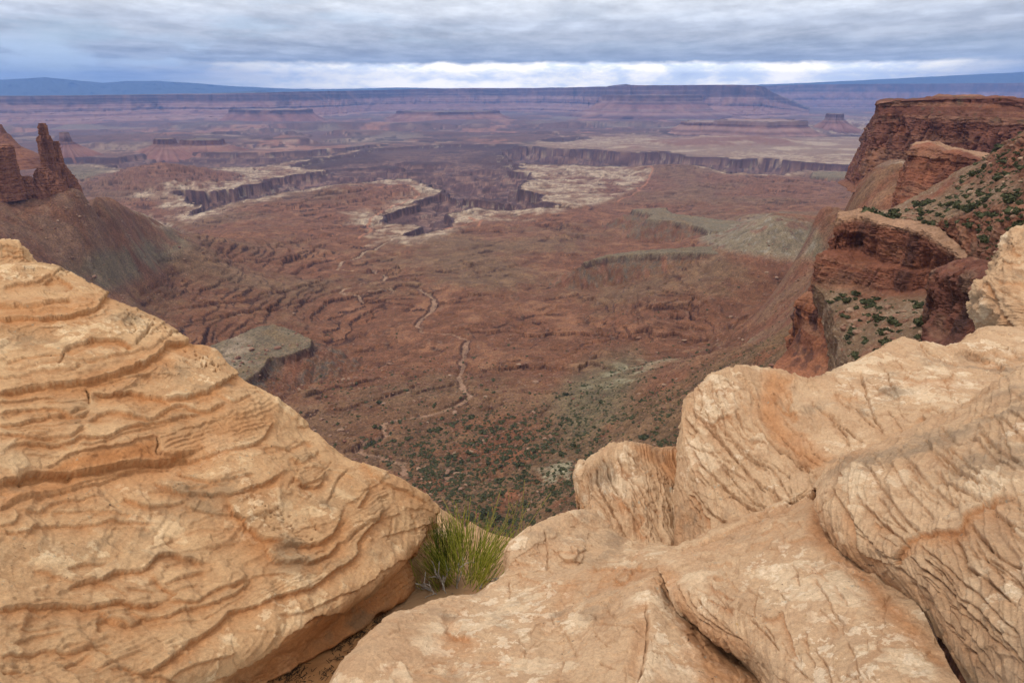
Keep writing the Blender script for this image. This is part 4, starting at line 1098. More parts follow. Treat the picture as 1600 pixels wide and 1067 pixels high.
LS = [
 ('L', 4, 5, [(-20, 478), (20, 476), (50, 477), (80, 473), (98, 470), (114, 466)]), ('L', 5, 5, [(-20, 498), (30, 496), (60, 497), (110, 493), (145, 485), (158, 472), (166, 460)]),
 ('L', 2.5, 4, [(0, 452), (30, 446), (55, 440), (80, 431), (92, 438)]), ('L', 3, 4, [(60, 447), (85, 432), (100, 437), (112, 447), (113, 456), (104, 462)]), ('C', 1.5, 2, [(84, 431), (94, 422), (108, 430)]),
 ('L', 1.5, 3, [(20, 487), (70, 484), (130, 481), (150, 470)]), ('L', 1.5, 3, [(130, 497), (155, 492), (172, 478)]), ('L', 1.6, 3, [(60, 512), (98, 512)]),
 ('L', 4.5, 6, [(98, 549), (115, 541), (140, 534), (170, 532), (195, 537), (212, 548)]), ('L', 3, 4, [(0, 566), (40, 560), (75, 555), (96, 553), (104, 541)]), ('C', 2.5, 2, [(100, 543), (100, 562), (92, 575)]),
 ('L', 7, 8, [(-20, 617), (20, 611), (60, 603), (120, 597), (160, 590), (184, 583), (190, 576), (230, 565), (255, 545), (264, 536), (286, 533)]),
 ('L', 2.5, 4, [(-20, 592), (30, 588), (80, 582), (115, 580), (125, 570)]), ('L', 2.5, 4, [(130, 566), (160, 558), (200, 552), (236, 545), (256, 530)]), ('L', 2, 3, [(0, 578), (60, 572), (110, 565), (150, 560)]),
 ('C', 2, 2, [(204, 506), (212, 516), (206, 524)]), ('C', 2.5, 2.5, [(212, 540), (226, 520), (240, 507)]), ('C', 2, 2, [(252, 540), (262, 526), (280, 520)]),
 ('L', 5.5, 6, [(138, 613), (165, 615), (200, 612), (235, 621), (258, 626), (290, 622), (330, 611), (346, 600), (360, 590)]), ('C', 3, 2, [(136, 600), (138, 613), (139, 634)]),
 ('L', 3.5, 5, [(-10, 652), (20, 644), (55, 640), (85, 638), (108, 648), (120, 640), (138, 636)]), ('L', 2.5, 4, [(-10, 628), (30, 626), (60, 620), (90, 622)]), ('L', 2.5, 4, [(340, 612), (362, 628), (380, 622), (392, 614)]),
 ('L', 4, 5, [(-10, 668), (20, 663), (45, 658), (70, 650), (98, 646), (125, 650), (141, 637)]),
 ('L', 4, 5, [(133, 663), (150, 652), (168, 646), (200, 648), (222, 653), (234, 655), (258, 645), (280, 633), (305, 636), (325, 640), (345, 632), (355, 628)]),
 ('L', 3.5, 5, [(-10, 684), (20, 682), (55, 684), (90, 680), (115, 677), (135, 663)]), ('L', 4, 5, [(5, 704), (40, 694), (85, 690), (110, 687), (128, 679), (150, 682), (172, 680), (200, 666), (232, 660), (270, 655), (300, 648), (325, 640)]),
 ('L', 2.5, 4, [(120, 690), (145, 691), (160, 688), (190, 676), (215, 668), (250, 664), (262, 658)]), ('L', 2, 3, [(0, 672), (40, 668), (100, 660), (132, 655)]),
 ('L', 9, 9, [(-20, 758), (5, 753), (25, 751), (38, 740), (52, 735), (80, 735), (120, 738), (150, 732), (180, 728), (240, 722), (285, 709)]), ('G', 7, 9, [(25, 752), (45, 742), (85, 740), (120, 742)]),
 ('L', 3, 5, [(60, 730), (90, 721), (110, 706), (150, 700), (200, 693), (212, 684), (230, 681), (250, 681)]), ('C', 4, 2.5, [(250, 679), (250, 692), (247, 706), (254, 711)]),
 ('L', 3.5, 5, [(-20, 802), (10, 790), (35, 779), (80, 768), (130, 757), (170, 748), (195, 738), (220, 731), (250, 727), (300, 720)]), ('L', 2.5, 4, [(0, 792), (40, 774), (100, 760), (150, 746), (240, 730)]),
 ('L', 4, 4, [(250, 710), (262, 713), (310, 712), (350, 703), (400, 693), (420, 672), (427, 655)]),
 ('L', 2.5, 4, [(20, 796), (60, 796), (78, 786), (95, 781), (120, 779), (165, 778)]), ('L', 2, 4, [(75, 798), (105, 800), (150, 800), (200, 805), (240, 818)]),
 ('L', 3, 4, [(-10, 822), (24, 830), (45, 830), (54, 822), (100, 821), (150, 823), (165, 820), (215, 815), (255, 819)]), ('L', 3, 4, [(-10, 820), (18, 817), (25, 805), (20, 796)]),
 ('L', 5, 6, [(235, 751), (255, 760), (285, 768), (320, 769), (345, 770), (355, 774), (378, 768), (402, 759), (430, 746)]), ('L', 3.5, 4, [(276, 730), (290, 740), (312, 750), (335, 751), (355, 747), (372, 744), (403, 735)]),
 ('L', 4, 5, [(193, 774), (205, 785), (232, 793), (255, 791), (275, 786), (292, 778)]), ('L', 3, 4, [(290, 788), (300, 795), (340, 802), (370, 799)]), ('L', 2.5, 3, [(405, 700), (430, 702), (455, 700), (478, 690), (492, 700)]),
 ('L', 7, 7, [(352, 774), (362, 792), (376, 810), (390, 830), (402, 842), (418, 847), (436, 848), (452, 852), (478, 850), (502, 846), (520, 836), (528, 820)]),
 ('L', 6, 5, [(417, 848), (420, 862), (430, 874), (448, 877), (470, 875), (486, 878), (502, 868), (516, 860), (529, 850)]), ('L', 3, 3, [(450, 712), (470, 720), (485, 712), (500, 702)]),
 ('L', 5, 5, [(350, 968), (360, 955), (400, 946), (440, 931), (482, 919), (515, 893), (535, 882), (558, 866), (559, 846), (575, 826), (594, 806)]), ('L', 3, 4, [(462, 760), (478, 755), (500, 748), (508, 740)]),
 ('L', 4, 4, [(455, 745), (470, 755), (488, 760), (502, 755), (508, 738)]), ('C', 2, 2, [(512, 790), (520, 770), (530, 750), (545, 730)]), ('C', 2.5, 2.5, [(540, 850), (560, 830), (580, 815), (598, 800), (596, 785)]),
 ('L', 4, 5, [(560, 790), (575, 770), (570, 758)]), ('L', 3, 4, [(430, 965), (470, 960), (508, 940), (560, 920), (600, 888), (640, 866)]),
 ('L', 8, 7, [(318, 1062), (345, 1050), (380, 1038), (405, 1026), (432, 1006), (470, 978), (482, 968), (500, 960), (532, 955), (560, 938), (600, 905), (622, 885), (642, 866), (656, 842)]),
 ('L', 6, 6, [(95, 934), (118, 916), (140, 908), (156, 908), (166, 903), (180, 895), (205, 894), (222, 891), (234, 880), (246, 868), (266, 865), (285, 872), (305, 876)]), ('L', 3, 4, [(50, 891), (80, 899), (104, 908), (118, 916)]),
 ('L', 3, 4, [(100, 890), (120, 881), (145, 880), (168, 884)]), ('L', 6, 6, [(-15, 960), (10, 955), (40, 951), (90, 949), (130, 951), (150, 948), (170, 944), (195, 941), (215, 946), (240, 942)]),
 ('L', 4, 5, [(146, 950), (165, 962), (185, 972), (205, 976), (222, 966), (258, 964), (290, 953), (330, 941), (372, 922), (405, 890)]), ('L', 3, 4, [(204, 950), (215, 962), (226, 972)]),
 ('L', 4, 4, [(230, 895), (246, 907), (256, 918), (277, 929), (268, 940), (305, 941), (320, 930), (350, 915), (372, 908), (392, 894)]), ('L', 3, 4, [(255, 914), (270, 908), (300, 900), (320, 892)]),
 ('L', 4, 5, [(150, 986), (154, 972), (168, 965), (190, 970), (206, 976)]), ('L', 3.5, 4, [(-10, 1032), (20, 1024), (50, 1020), (66, 1012), (92, 1016), (120, 1012), (150, 1003)]),
 ('L', 6, 6, [(218, 1051), (245, 1046), (270, 1028), (300, 1003), (325, 985), (350, 966)]), ('L', 3.5, 4, [(168, 1044), (195, 1043), (222, 1051), (262, 1060), (290, 1072)]), ('L', 3, 4, [(94, 1046), (108, 1036), (140, 1018)]),
 ('L', 3, 4, [(0, 1050), (30, 1049), (38, 1056)]), ('L', 2.5, 3, [(0, 1010), (40, 1000), (60, 990), (100, 985)]), ('L', 3, 3, [(260, 1062), (300, 1040), (340, 1030), (370, 1022)]),
 ('C', 2, 2.5, [(640, 800), (646, 820), (650, 836)]), ('L', 3, 4, [(560, 720), (580, 740), (600, 755), (640, 770), (672, 792)]), ('C', 1.6, 2, [(655, 830), (672, 818), (690, 812)])]
LLAM = [([(252, 682), (300, 662), (360, 640), (400, 612), (436, 628), (428, 660), (400, 690), (330, 711), (256, 712)], (1, -0.30), 7.5, 3.6),
        ([(350, 950), (420, 905), (520, 880), (560, 850), (590, 800), (560, 850), (480, 915), (350, 965)], (1, -0.45), 6, 2.0),
        ([(540, 850), (556, 780), (600, 760), (612, 800), (560, 860)], (1, -0.6), 7, 2.4),
        ([(0, 1040), (100, 1000), (260, 990), (300, 1020), (240, 1067), (0, 1067)], (1, -0.35), 9, 3.0),
        ([(330, 1060), (430, 1015), (490, 972), (560, 945), (620, 900), (655, 860), (650, 905), (560, 965), (470, 1030), (380, 1080), (300, 1090)], (1, -0.62), 7, 3.4),
        ([(0, 585), (110, 575), (190, 570), (184, 585), (100, 600), (0, 612)], (1, -0.1), 6, 2.2),
        ([(150, 560), (250, 535), (262, 540), (190, 575)], (1, -0.35), 6, 2.0), ([(0, 480), (110, 478), (150, 470), (140, 488), (0, 496)], (1, -0.05), 5, 2.0),
        ([(455, 708), (500, 698), (508, 735), (460, 745)], (1, -0.3), 6, 2.2)]
LOR = [([(0, 478), (110, 474), (150, 470), (140, 488), (60, 496), (0, 496)], .7), ([(120, 590), (180, 575), (250, 545), (262, 540), (190, 580), (120, 598)], .7),
       ([(90, 724), (120, 706), (200, 694), (214, 684), (250, 682), (248, 710), (290, 709), (240, 722), (120, 737), (60, 735)], 1.0), ([(0, 760), (50, 740), (120, 742), (240, 726), (180, 748), (80, 768), (0, 796)], .75),
       ([(252, 682), (330, 655), (425, 640), (428, 665), (330, 711), (256, 712)], .5), ([(380, 1075), (430, 1012), (482, 972), (560, 945), (650, 850), (700, 850), (660, 930), (500, 1040)], .85),
       ([(550, 710), (610, 745), (690, 800), (650, 800), (600, 770)], .35)]
LPA = [([(0, 410), (60, 412), (120, 430), (80, 445), (0, 450)], .3), ([(0, 520), (150, 510), (240, 505), (280, 535), (210, 540), (100, 545), (0, 560)], .35), ([(140, 600), (330, 560), (350, 580), (300, 618), (180, 610)], .3),
       ([(280, 725), (400, 690), (420, 740), (340, 748)], .3), ([(370, 780), (520, 760), (530, 830), (440, 845), (380, 810)], .35), ([(0, 840), (300, 830), (300, 870), (180, 890), (0, 900)], .35),
       ([(350, 970), (560, 870), (640, 850), (480, 960), (330, 1050)], .35), ([(0, 1000), (60, 980), (70, 1010), (0, 1020)], .3)]
P = patch(LR, NU(1150), NU(900), left=[(0.0, 0.15, 0.9), (0.2, 1.5, 1.2)], back=[(0.5, 0.22), (1.0, 0.9)], front=[(0.25, 0.15), (0.6, 0.5)], right=[(0.35, 0.25, 0.0), (0.8, 1.2, 0.0)])
LS += rand_cracks([(0, 780), (340, 740), (520, 860), (330, 1067), (0, 1067)], 34, -12, 12, 40, 120, 1.8, 'L', 3)
LS += rand_cracks([(0, 440), (140, 450), (330, 560), (430, 640), (560, 720), (650, 810), (520, 880), (360, 740), (0, 720)], 30, -9, 8, 40, 110, 1.6, 'L', 4)
LS += rand_cracks([(440, 660), (530, 720), (650, 800), (600, 880), (480, 840)], 14, 115, 25, 20, 60, 1.3, 'C', 5)
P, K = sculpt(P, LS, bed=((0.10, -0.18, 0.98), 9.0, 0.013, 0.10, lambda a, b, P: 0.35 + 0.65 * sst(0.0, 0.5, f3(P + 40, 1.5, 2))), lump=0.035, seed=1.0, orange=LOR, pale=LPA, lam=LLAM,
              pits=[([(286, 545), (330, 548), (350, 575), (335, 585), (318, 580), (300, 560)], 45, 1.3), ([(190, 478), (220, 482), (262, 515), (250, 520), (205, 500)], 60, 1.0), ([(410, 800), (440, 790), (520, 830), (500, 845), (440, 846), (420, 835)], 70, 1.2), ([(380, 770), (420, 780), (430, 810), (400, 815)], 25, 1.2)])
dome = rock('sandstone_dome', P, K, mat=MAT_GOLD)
tag(dome, 'big layered tan sandstone dome with undercut ledges filling the left foreground', 'sandstone rock')
CR = [[(-140, 372, 6.9), (-60, 372, 6.9), (0, 378, 6.9), (20, 381, 6.9), (36, 390, 6.9), (46, 402, 6.85)], [(-140, 385, 6.6), (-60, 386, 6.6), (0, 391, 6.6), (28, 394, 6.65), (42, 400, 6.7), (56, 410, 6.7)],
      [(-140, 405, 6.4), (-60, 408, 6.4), (0, 410, 6.4), (30, 411, 6.45), (50, 412, 6.5), (66, 414, 6.55)], [(-140, 425, 6.3), (0, 428, 6.3), (70, 428, 6.5)]]
P = patch(CR, NU(220), NU(120), back=(0.5, 0.5), right=(0.4, 0.3, 0.0))
P, K = sculpt(P, [('L', 2, 3, [(0, 392), (30, 396), (44, 402)]), ('L', 2, 3, [(0, 402), (30, 403), (52, 408)]), ('L', 2, 3, [(0, 384), (18, 386), (34, 393)])], bed=((0.1, -.2, 1), 12, .02, .05, 1.0), lump=0.03, seed=2.0)
rock('upper_ledge', P, K, dome, MAT_GOLD)

RS = [[(640, 800, 4.9), (670, 795, 5.0), (692, 800, 5.05), (712, 815, 5.1), (735, 835, 5.2), (770, 850, 5.4)], [(640, 830, 4.5), (670, 826, 4.5), (695, 832, 4.5), (720, 850, 4.6), (745, 870, 4.7), (780, 880, 4.9)],
      [(640, 880, 4.1), (670, 880, 4.1), (695, 885, 4.1), (722, 895, 4.15), (750, 905, 4.25), (785, 910, 4.5)], [(640, 950, 3.8), (670, 950, 3.8), (695, 955, 3.8), (722, 955, 3.85), (750, 955, 3.95), (785, 955, 4.2)]]
P = patch(RS, NU(200), NU(200), back=[(0.4, 0.4), (0.5, 1.2)], right=[(0.3, 0.4, 0.05)])
P, K = sculpt(P, [('L', 3, 4, [(650, 835), (680, 838), (705, 850)]), ('C', 2, 2, [(668, 800), (672, 830), (690, 860)])], lump=0.03, seed=2.6, bed=((0.1, -.2, 1), 10, .012, .08, 1.0))
rock('low_ledge', P, K, dome, MAT_GOLD)

# ---------------------------------------------------------------- right outcrop
outcrop = thing('sandstone_outcrop', (1.2, 2.6, -2.4), 'broad cracked buff sandstone outcrop of rounded blocks filling the right foreground', 'sandstone rock')
def block(name, label, rows, nu, nv, strokes=(), **kw):
    fl = {k: kw.pop(k) for k in ('back', 'front', 'left', 'right') if k in kw}
    P = patch(rows, NU(nu), NU(nv), **fl)
    P, K = sculpt(P, strokes, **kw)
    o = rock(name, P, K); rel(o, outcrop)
    if label: o['label'] = label
    return o
# low slab along the gully
S1 = [[(470, 1180, 1.80), (560, 1010, 2.2), (640, 952, 2.5), (700, 931, 2.65), (742, 924, 2.75), (788, 892, 2.95), (798, 852, 3.15), (850, 814, 3.4), (908, 797, 3.6), (1000, 790, 4.0)],
      [(540, 1160, 1.72), (640, 1060, 1.95), (700, 1000, 2.2), (745, 970, 2.36), (780, 950, 2.5), (812, 915, 2.72), (830, 875, 2.98), (870, 845, 3.2), (925, 830, 3.4), (1020, 820, 3.7)],
      [(620, 1150, 1.65), (715, 1075, 1.85), (762, 1020, 2.05), (800, 990, 2.2), (835, 960, 2.38), (862, 925, 2.6), (880, 895, 2.82), (908, 880, 3.0), (955, 868, 3.12), (1040, 850, 3.4)],
      [(740, 1150, 1.60), (832, 1080, 1.76), (850, 1040, 1.95), (870, 1000, 2.15), (892, 965, 2.33), (920, 930, 2.52), (960, 900, 2.72), (1010, 882, 2.87), (1050, 872, 3.0), (1120, 850, 3.2)],
      [(880, 1150, 1.55), (930, 1080, 1.72), (945, 1030, 1.90), (955, 985, 2.08), (965, 950, 2.28), (985, 920, 2.48), (1010, 898, 2.64), (1040, 884, 2.78), (1080, 868, 2.95), (1140, 850, 3.15)],
      [(1010, 1150, 1.58), (1020, 1080, 1.74), (1018, 1020, 1.94), (1015, 970, 2.12), (1018, 930, 2.32), (1026, 905, 2.48), (1040, 890, 2.62), (1065, 878, 2.76), (1100, 862, 2.95), (1160, 845, 3.15)],
      [(1180, 1170, 1.75), (1160, 1100, 1.85), (1125, 1040, 2.06), (1095, 985, 2.28), (1072, 940, 2.52), (1070, 910, 2.66), (1090, 890, 2.80), (1120, 872, 2.95), (1150, 850, 3.1), (1210, 830, 3.3)],
      [(1260, 1180, 2.0), (1230, 1090, 2.1), (1190, 1030, 2.3), (1150, 980, 2.5), (1130, 940, 2.7), (1130, 910, 2.85), (1140, 890, 2.98), (1170, 870, 3.1), (1200, 850, 3.25), (1260, 830, 3.45)]]
SS1 = [('B', 3, 8, [(840, 1067), (838, 1040), (848, 1010), (880, 980), (930, 950), (975, 930), (1010, 905)]), ('L', 4, 6, [(700, 985), (706, 992), (718, 997), (740, 994)]), ('C', 1.8, 2.5, [(851, 828), (853, 850), (858, 885), (868, 900)]),
       ('G', 5, 9, [(700, 960), (704, 980), (722, 990)]), ('C', 3, 3, [(1012, 940), (1011, 980), (1010, 1010), (1004, 1045), (995, 1070)]), ('G', 5, 12, [(1003, 940), (1000, 1000), (990, 1060)]), ('L', 2.5, 4, [(1020, 895), (1040, 925), (1062, 955), (1090, 990), (1130, 1050)]),
       ('L', 2, 4, [(800, 870), (810, 880), (830, 885)]), ('C', 1.4, 2, [(795, 905), (798, 925), (794, 935)]), ('L', 3, 5, [(925, 880), (940, 893), (965, 888), (985, 890), (1010, 880)]), ('L', 3, 4, [(960, 900), (975, 905), (990, 890)]),
       ('L', 2, 4, [(995, 885), (1025, 887), (1055, 870)]), ('G', 3, 14, [(880, 905), (888, 930), (875, 965), (850, 1000)]), ('C', 1.2, 2, [(888, 1000), (898, 1020), (905, 1025)])]
SS1 += rand_cracks([(560, 1067), (700, 940), (900, 830), (1000, 900), (860, 1067)], 26, -35, 30, 25, 90, 1.2, 'L', 6) + rand_cracks([(860, 960), (1000, 900), (1180, 1067), (860, 1067)], 24, 65, 25, 20, 80, 1.1, 'C', 7)
block('slab', None, S1, 1000, 640, SS1, back=[(0.25, 0.36), (0.55, 1.1)], lump=0.022, seed=3.0, pale=[([(560, 1067), (700, 950), (860, 880), (930, 1000), (830, 1067)], .45), ([(1010, 940), (1100, 1067), (1000, 1067)], .45), ([(700, 920), (800, 900), (880, 960), (760, 1000)], .35)],
      orange=[([(1028, 893), (1045, 905), (1085, 960), (1140, 1030), (1180, 1075), (1100, 1075), (1070, 990), (1035, 920)], .75), ([(1060, 1010), (1200, 1020), (1215, 1075), (1100, 1075)], .6)],
      bed=((0.6, 0.2, 0.8), 10, .008, .12, 0.5))
# small knob
S2 = [[(852, 845, 3.30), (866, 838, 3.33), (885, 834, 3.36), (905, 832, 3.42), (935, 842, 3.48)], [(853, 858, 3.20), (868, 855, 3.14), (886, 855, 3.12), (908, 856, 3.16), (932, 862, 3.3)], [(858, 874, 3.12), (872, 874, 3.03), (890, 874, 3.0), (910, 874, 3.05), (930, 876, 3.2)],
      [(866, 888, 3.10), (878, 890, 2.99), (893, 892, 2.95), (908, 888, 3.02), (924, 882, 3.15)], [(878, 900, 3.10), (886, 905, 3.0), (893, 908, 2.97), (903, 902, 3.05), (918, 892, 3.15)]]
block('knob', 'small rounded knob of rock with close beds under the larger blocks', S2, 160, 160, [('L', 2, 3, [(855, 872), (875, 880), (905, 880), (925, 872)]), ('L', 2, 3, [(860, 884), (880, 892), (905, 890)]), ('C', 1.8, 2, [(890, 855), (898, 868), (900, 876)]), ('L', 2, 3, [(857, 862), (880, 866), (918, 862)])],
      back=(0.2, 0.1), front=(0.15, 0.05), left=(0.12, 0.1, 0.02), lump=0.02, seed=4.0, bed=((0.0, 0.2, 1), 18, .012, .05, 1.0))
# block with steep beds
S3 = [[(908, 738, 3.95), (935, 715, 4.05), (955, 702, 4.12), (978, 693, 4.17), (998, 691, 4.22), (1030, 697, 4.3), (1065, 697, 4.4), (1110, 702, 4.5)],
      [(905, 758, 3.86), (930, 745, 3.88), (955, 738, 3.92), (980, 735, 3.95), (1005, 735, 3.97), (1035, 738, 4.02), (1070, 742, 4.1), (1112, 748, 4.2)],
      [(908, 795, 3.75), (932, 790, 3.68), (955, 788, 3.66), (980, 786, 3.66), (1008, 786, 3.69), (1038, 790, 3.76), (1075, 795, 3.85), (1112, 800, 4.0)],
      [(917, 830, 3.65), (940, 830, 3.53), (962, 828, 3.49), (986, 826, 3.48), (1010, 830, 3.49), (1038, 838, 3.53), (1075, 845, 3.62), (1112, 850, 3.8)],
      [(930, 858, 3.56), (950, 862, 3.42), (968, 861, 3.39), (986, 856, 3.39), (1008, 853, 3.37), (1036, 866, 3.36), (1066, 866, 3.5), (1112, 872, 3.7)]]
SS3 = [('C', 3.5, 2.4, [(930, 725), (935, 750), (948, 785), (968, 820), (985, 852)]), ('C', 3, 2.2, [(963, 712), (972, 735), (995, 755), (1015, 785), (1035, 800)]), ('C', 3, 2.2, [(948, 735), (962, 765), (985, 800), (1010, 838), (1032, 862)]),
       ('C', 3, 2.2, [(915, 755), (922, 785), (935, 825), (950, 855)]), ('L', 3.5, 4, [(905, 768), (915, 800), (925, 835), (940, 860)]), ('C', 2.2, 2, [(985, 760), (1010, 795), (1030, 830), (1045, 855)]), ('C', 2, 2, [(940, 715), (950, 735), (955, 750)]),
       ('L', 3.5, 4, [(952, 770), (968, 778), (975, 792), (985, 795)]), ('L', 3, 4, [(995, 800), (1005, 812), (1000, 830), (1012, 842)]), ('C', 2, 2, [(1000, 720), (1020, 740), (1045, 760)]), ('C', 1.6, 2, [(975, 850), (985, 845), (1000, 850)]), ('L', 3, 4, [(990, 850), (1010, 852), (1035, 868)]),
       ('C', 1.8, 2, [(908, 748), (912, 770)]), ('C', 2, 2, [(920, 735), (925, 755), (928, 770)]), ('C', 2, 2, [(975, 700), (985, 715), (1000, 722)])]
SS3 += rand_cracks([(910, 740), (1000, 695), (1055, 760), (1050, 860), (930, 858)], 40, 62, 12, 20, 70, 1.5, 'C', 13)
block('boulder', 'blocky boulder with steep parallel cracks and an orange shoulder, lowest of the upper blocks', S3, 360, 340, SS3, back=[(0.25, 0.24), (0.5, 0.8)], front=[(0.2, 0.06), (0.3, 0.3)], left=[(0.2, 0.04, 0.0), (0.35, 0.35, 0.0)], lump=0.03, seed=5.0,
      orange=[([(990, 700), (1062, 695), (1062, 755), (1030, 735), (1000, 715)], .85), ([(930, 850), (1000, 848), (1050, 866), (930, 868)], .3)], pale=[([(910, 735), (1000, 700), (960, 780), (915, 790)], .3)], bed=((0.78, -0.2, 0.6), 13, .018, .07, 1.0))
# tall boulder running back into the long ridge
S4 = [[(1120, 590, 4.25), (1132, 581, 4.35), (1165, 578, 4.5), (1215, 581, 4.7), (1262, 589, 4.75), (1310, 573, 5.0), (1355, 558, 5.2), (1393, 535, 5.6), (1435, 531, 5.7), (1487, 541, 5.8), (1540, 517, 6.4), (1605, 511, 6.8), (1720, 500, 7.2)],
      [(1088, 612, 4.05), (1105, 606, 4.08), (1145, 606, 4.18), (1200, 608, 4.32), (1255, 612, 4.45), (1310, 603, 4.6), (1360, 592, 4.75), (1400, 577, 5.0), (1450, 573, 5.12), (1500, 580, 5.2), (1550, 568, 5.5), (1610, 550, 5.9), (1730, 540, 6.3)],
      [(1070, 635, 3.93), (1090, 636, 3.90), (1130, 640, 3.92), (1185, 645, 3.98), (1245, 648, 4.05), (1310, 645, 4.15), (1370, 635, 4.27), (1430, 620, 4.45), (1480, 612, 4.58), (1530, 608, 4.7), (1578, 596, 4.9), (1635, 582, 5.2), (1740, 570, 5.5)],
      [(1063, 690, 3.78), (1085, 690, 3.70), (1120, 695, 3.66), (1170, 700, 3.65), (1228, 702, 3.68), (1290, 692, 3.78), (1360, 682, 3.88), (1430, 664, 4.04), (1490, 646, 4.2), (1550, 632, 4.35), (1602, 613, 4.5), (1655, 600, 4.7), (1750, 590, 5.0)],
      [(1057, 755, 3.66), (1076, 760, 3.53), (1105, 764, 3.45), (1152, 766, 3.42), (1210, 760, 3.44), (1272, 736, 3.54), (1350, 710, 3.68), (1435, 684, 3.84), (1496, 662, 4.0), (1556, 646, 4.15), (1610, 624, 4.3), (1662, 610, 4.5), (1755, 600, 4.8)],
      [(1055, 810, 3.55), (1072, 818, 3.40), (1096, 818, 3.30), (1140, 812, 3.25), (1190, 793, 3.28), (1248, 765, 3.36), (1340, 724, 3.55), (1438, 692, 3.75), (1500, 670, 3.9), (1560, 652, 4.05), (1616, 630, 4.22), (1668, 614, 4.4), (1758, 606, 4.7)],
      [(1056, 858, 3.46), (1070, 861, 3.32), (1092, 853, 3.24), (1130, 836, 3.20), (1182, 812, 3.24), (1240, 784, 3.3), (1332, 742, 3.5), (1440, 702, 3.7), (1502, 678, 3.85), (1562, 658, 4.0), (1622, 634, 4.17), (1672, 618, 4.35), (1762, 610, 4.65)]]
SS4 = [('C', 2.6, 2.2, [(1345, 580), (1347, 600), (1354, 618), (1366, 650), (1374, 664), (1380, 682)]), ('C', 2.2, 2, [(1268, 624), (1290, 645), (1325, 675), (1350, 692)]), ('C', 2, 2, [(1215, 597), (1230, 622), (1238, 640), (1248, 652)]), ('C', 2, 2, [(1318, 630), (1350, 650), (1378, 672)]),
       ('C', 2, 2, [(1438, 536), (1452, 552), (1475, 566), (1500, 575)]), ('L', 3, 4, [(1510, 548), (1530, 556), (1550, 566), (1572, 576)]), ('L', 4, 5, [(1440, 648), (1450, 660), (1470, 666), (1500, 660), (1515, 656), (1518, 640)]), ('C', 2.4, 2, [(1450, 634), (1475, 650), (1490, 656)]), ('C', 2, 2, [(1488, 625), (1505, 638), (1518, 645)]),
       ('C', 3, 2.2, [(1078, 632), (1095, 658), (1128, 688), (1158, 728), (1198, 772)]), ('C', 3, 2.2, [(1135, 670), (1150, 690), (1180, 718), (1215, 745)]), ('C', 3, 2.2, [(1175, 655), (1200, 685), (1232, 712), (1262, 738)]), ('C', 3.4, 2.4, [(1080, 700), (1105, 735), (1145, 775), (1195, 806)]), ('C', 2.6, 2.2, [(1085, 768), (1105, 795), (1140, 822), (1160, 826)]),
       ('C', 3, 2.2, [(1066, 760), (1082, 790), (1092, 815), (1095, 842)]), ('C', 2.4, 2, [(1120, 720), (1145, 752), (1180, 785), (1212, 797)]), ('C', 2.4, 2, [(1100, 640), (1112, 664), (1140, 700), (1150, 718)]), ('C', 2, 2, [(1205, 660), (1230, 690), (1260, 712), (1285, 730)]), ('C', 2, 2, [(1150, 640), (1160, 668), (1190, 700)]),
       ('L', 3.5, 4, [(1205, 610), (1214, 630), (1228, 640), (1240, 646), (1250, 660)]), ('L', 3.5, 4, [(1225, 612), (1238, 622), (1236, 640), (1250, 652)]), ('C', 2, 2, [(1090, 600), (1098, 622), (1095, 645)]), ('C', 1.8, 2, [(1112, 610), (1118, 632), (1135, 645)]), ('C', 2.2, 2, [(1070, 650), (1085, 672), (1082, 690)]),
       ('L', 3, 4, [(1088, 655), (1110, 662), (1130, 650), (1145, 646)]), ('L', 3.5, 4, [(1078, 770), (1090, 782), (1098, 800), (1110, 812), (1112, 830)]), ('C', 2, 2, [(1280, 640), (1300, 656), (1318, 676), (1330, 700)]), ('C', 1.6, 2, [(1395, 560), (1410, 576), (1430, 590)]), ('L', 2.5, 4, [(1408, 590), (1440, 594), (1475, 592), (1492, 586)]),
       ('L', 2, 3, [(1300, 612), (1325, 622), (1340, 616)]), ('L', 2, 3, [(1360, 620), (1375, 614), (1392, 610)]), ('C', 1.6, 1.8, [(1555, 540), (1580, 550), (1600, 562)]), ('G', 4, 10, [(1205, 590), (1190, 640), (1225, 682), (1262, 705), (1290, 722)])]
SS4 += rand_cracks([(1070, 640), (1130, 590), (1190, 600), (1280, 720), (1180, 810), (1060, 850)], 60, 48, 12, 20, 80, 1.6, 'C', 11) + rand_cracks([(1240, 600), (1400, 550), (1600, 530), (1600, 590), (1350, 680), (1280, 690)], 34, 35, 22, 20, 70, 1.2, 'C', 12)
block('boulder', 'tallest boulder of the outcrop with diagonal cracks, running back into a long flat ridge', S4, 1180, 520, SS4, right=[(0.0, 0.2, 0.9), (0.2, 1.5, 1.3)], back=[(0.4, 0.34), (0.9, 1.5)], front=[(0.12, 0.10), (0.2, 0.4)], left=[(0.2, 0.05, 0.0), (0.4, 0.5, 0.0)], lump=0.035, seed=6.0,
      orange=[([(1195, 585), (1240, 592), (1215, 630), (1225, 662), (1270, 700), (1300, 715), (1270, 738), (1215, 690), (1185, 650)], .8), ([(1056, 790), (1080, 800), (1095, 850), (1056, 862)], .4)], pale=[([(1100, 590), (1180, 590), (1150, 640), (1075, 680)], .3), ([(1240, 600), (1560, 520), (1600, 590), (1350, 680), (1260, 640)], .2)],
      bed=((0.72, -0.25, 0.62), 11, .014, .08, lambda a, b, P: 0.35 + 0.65 * sst(1330, 1250, a)))
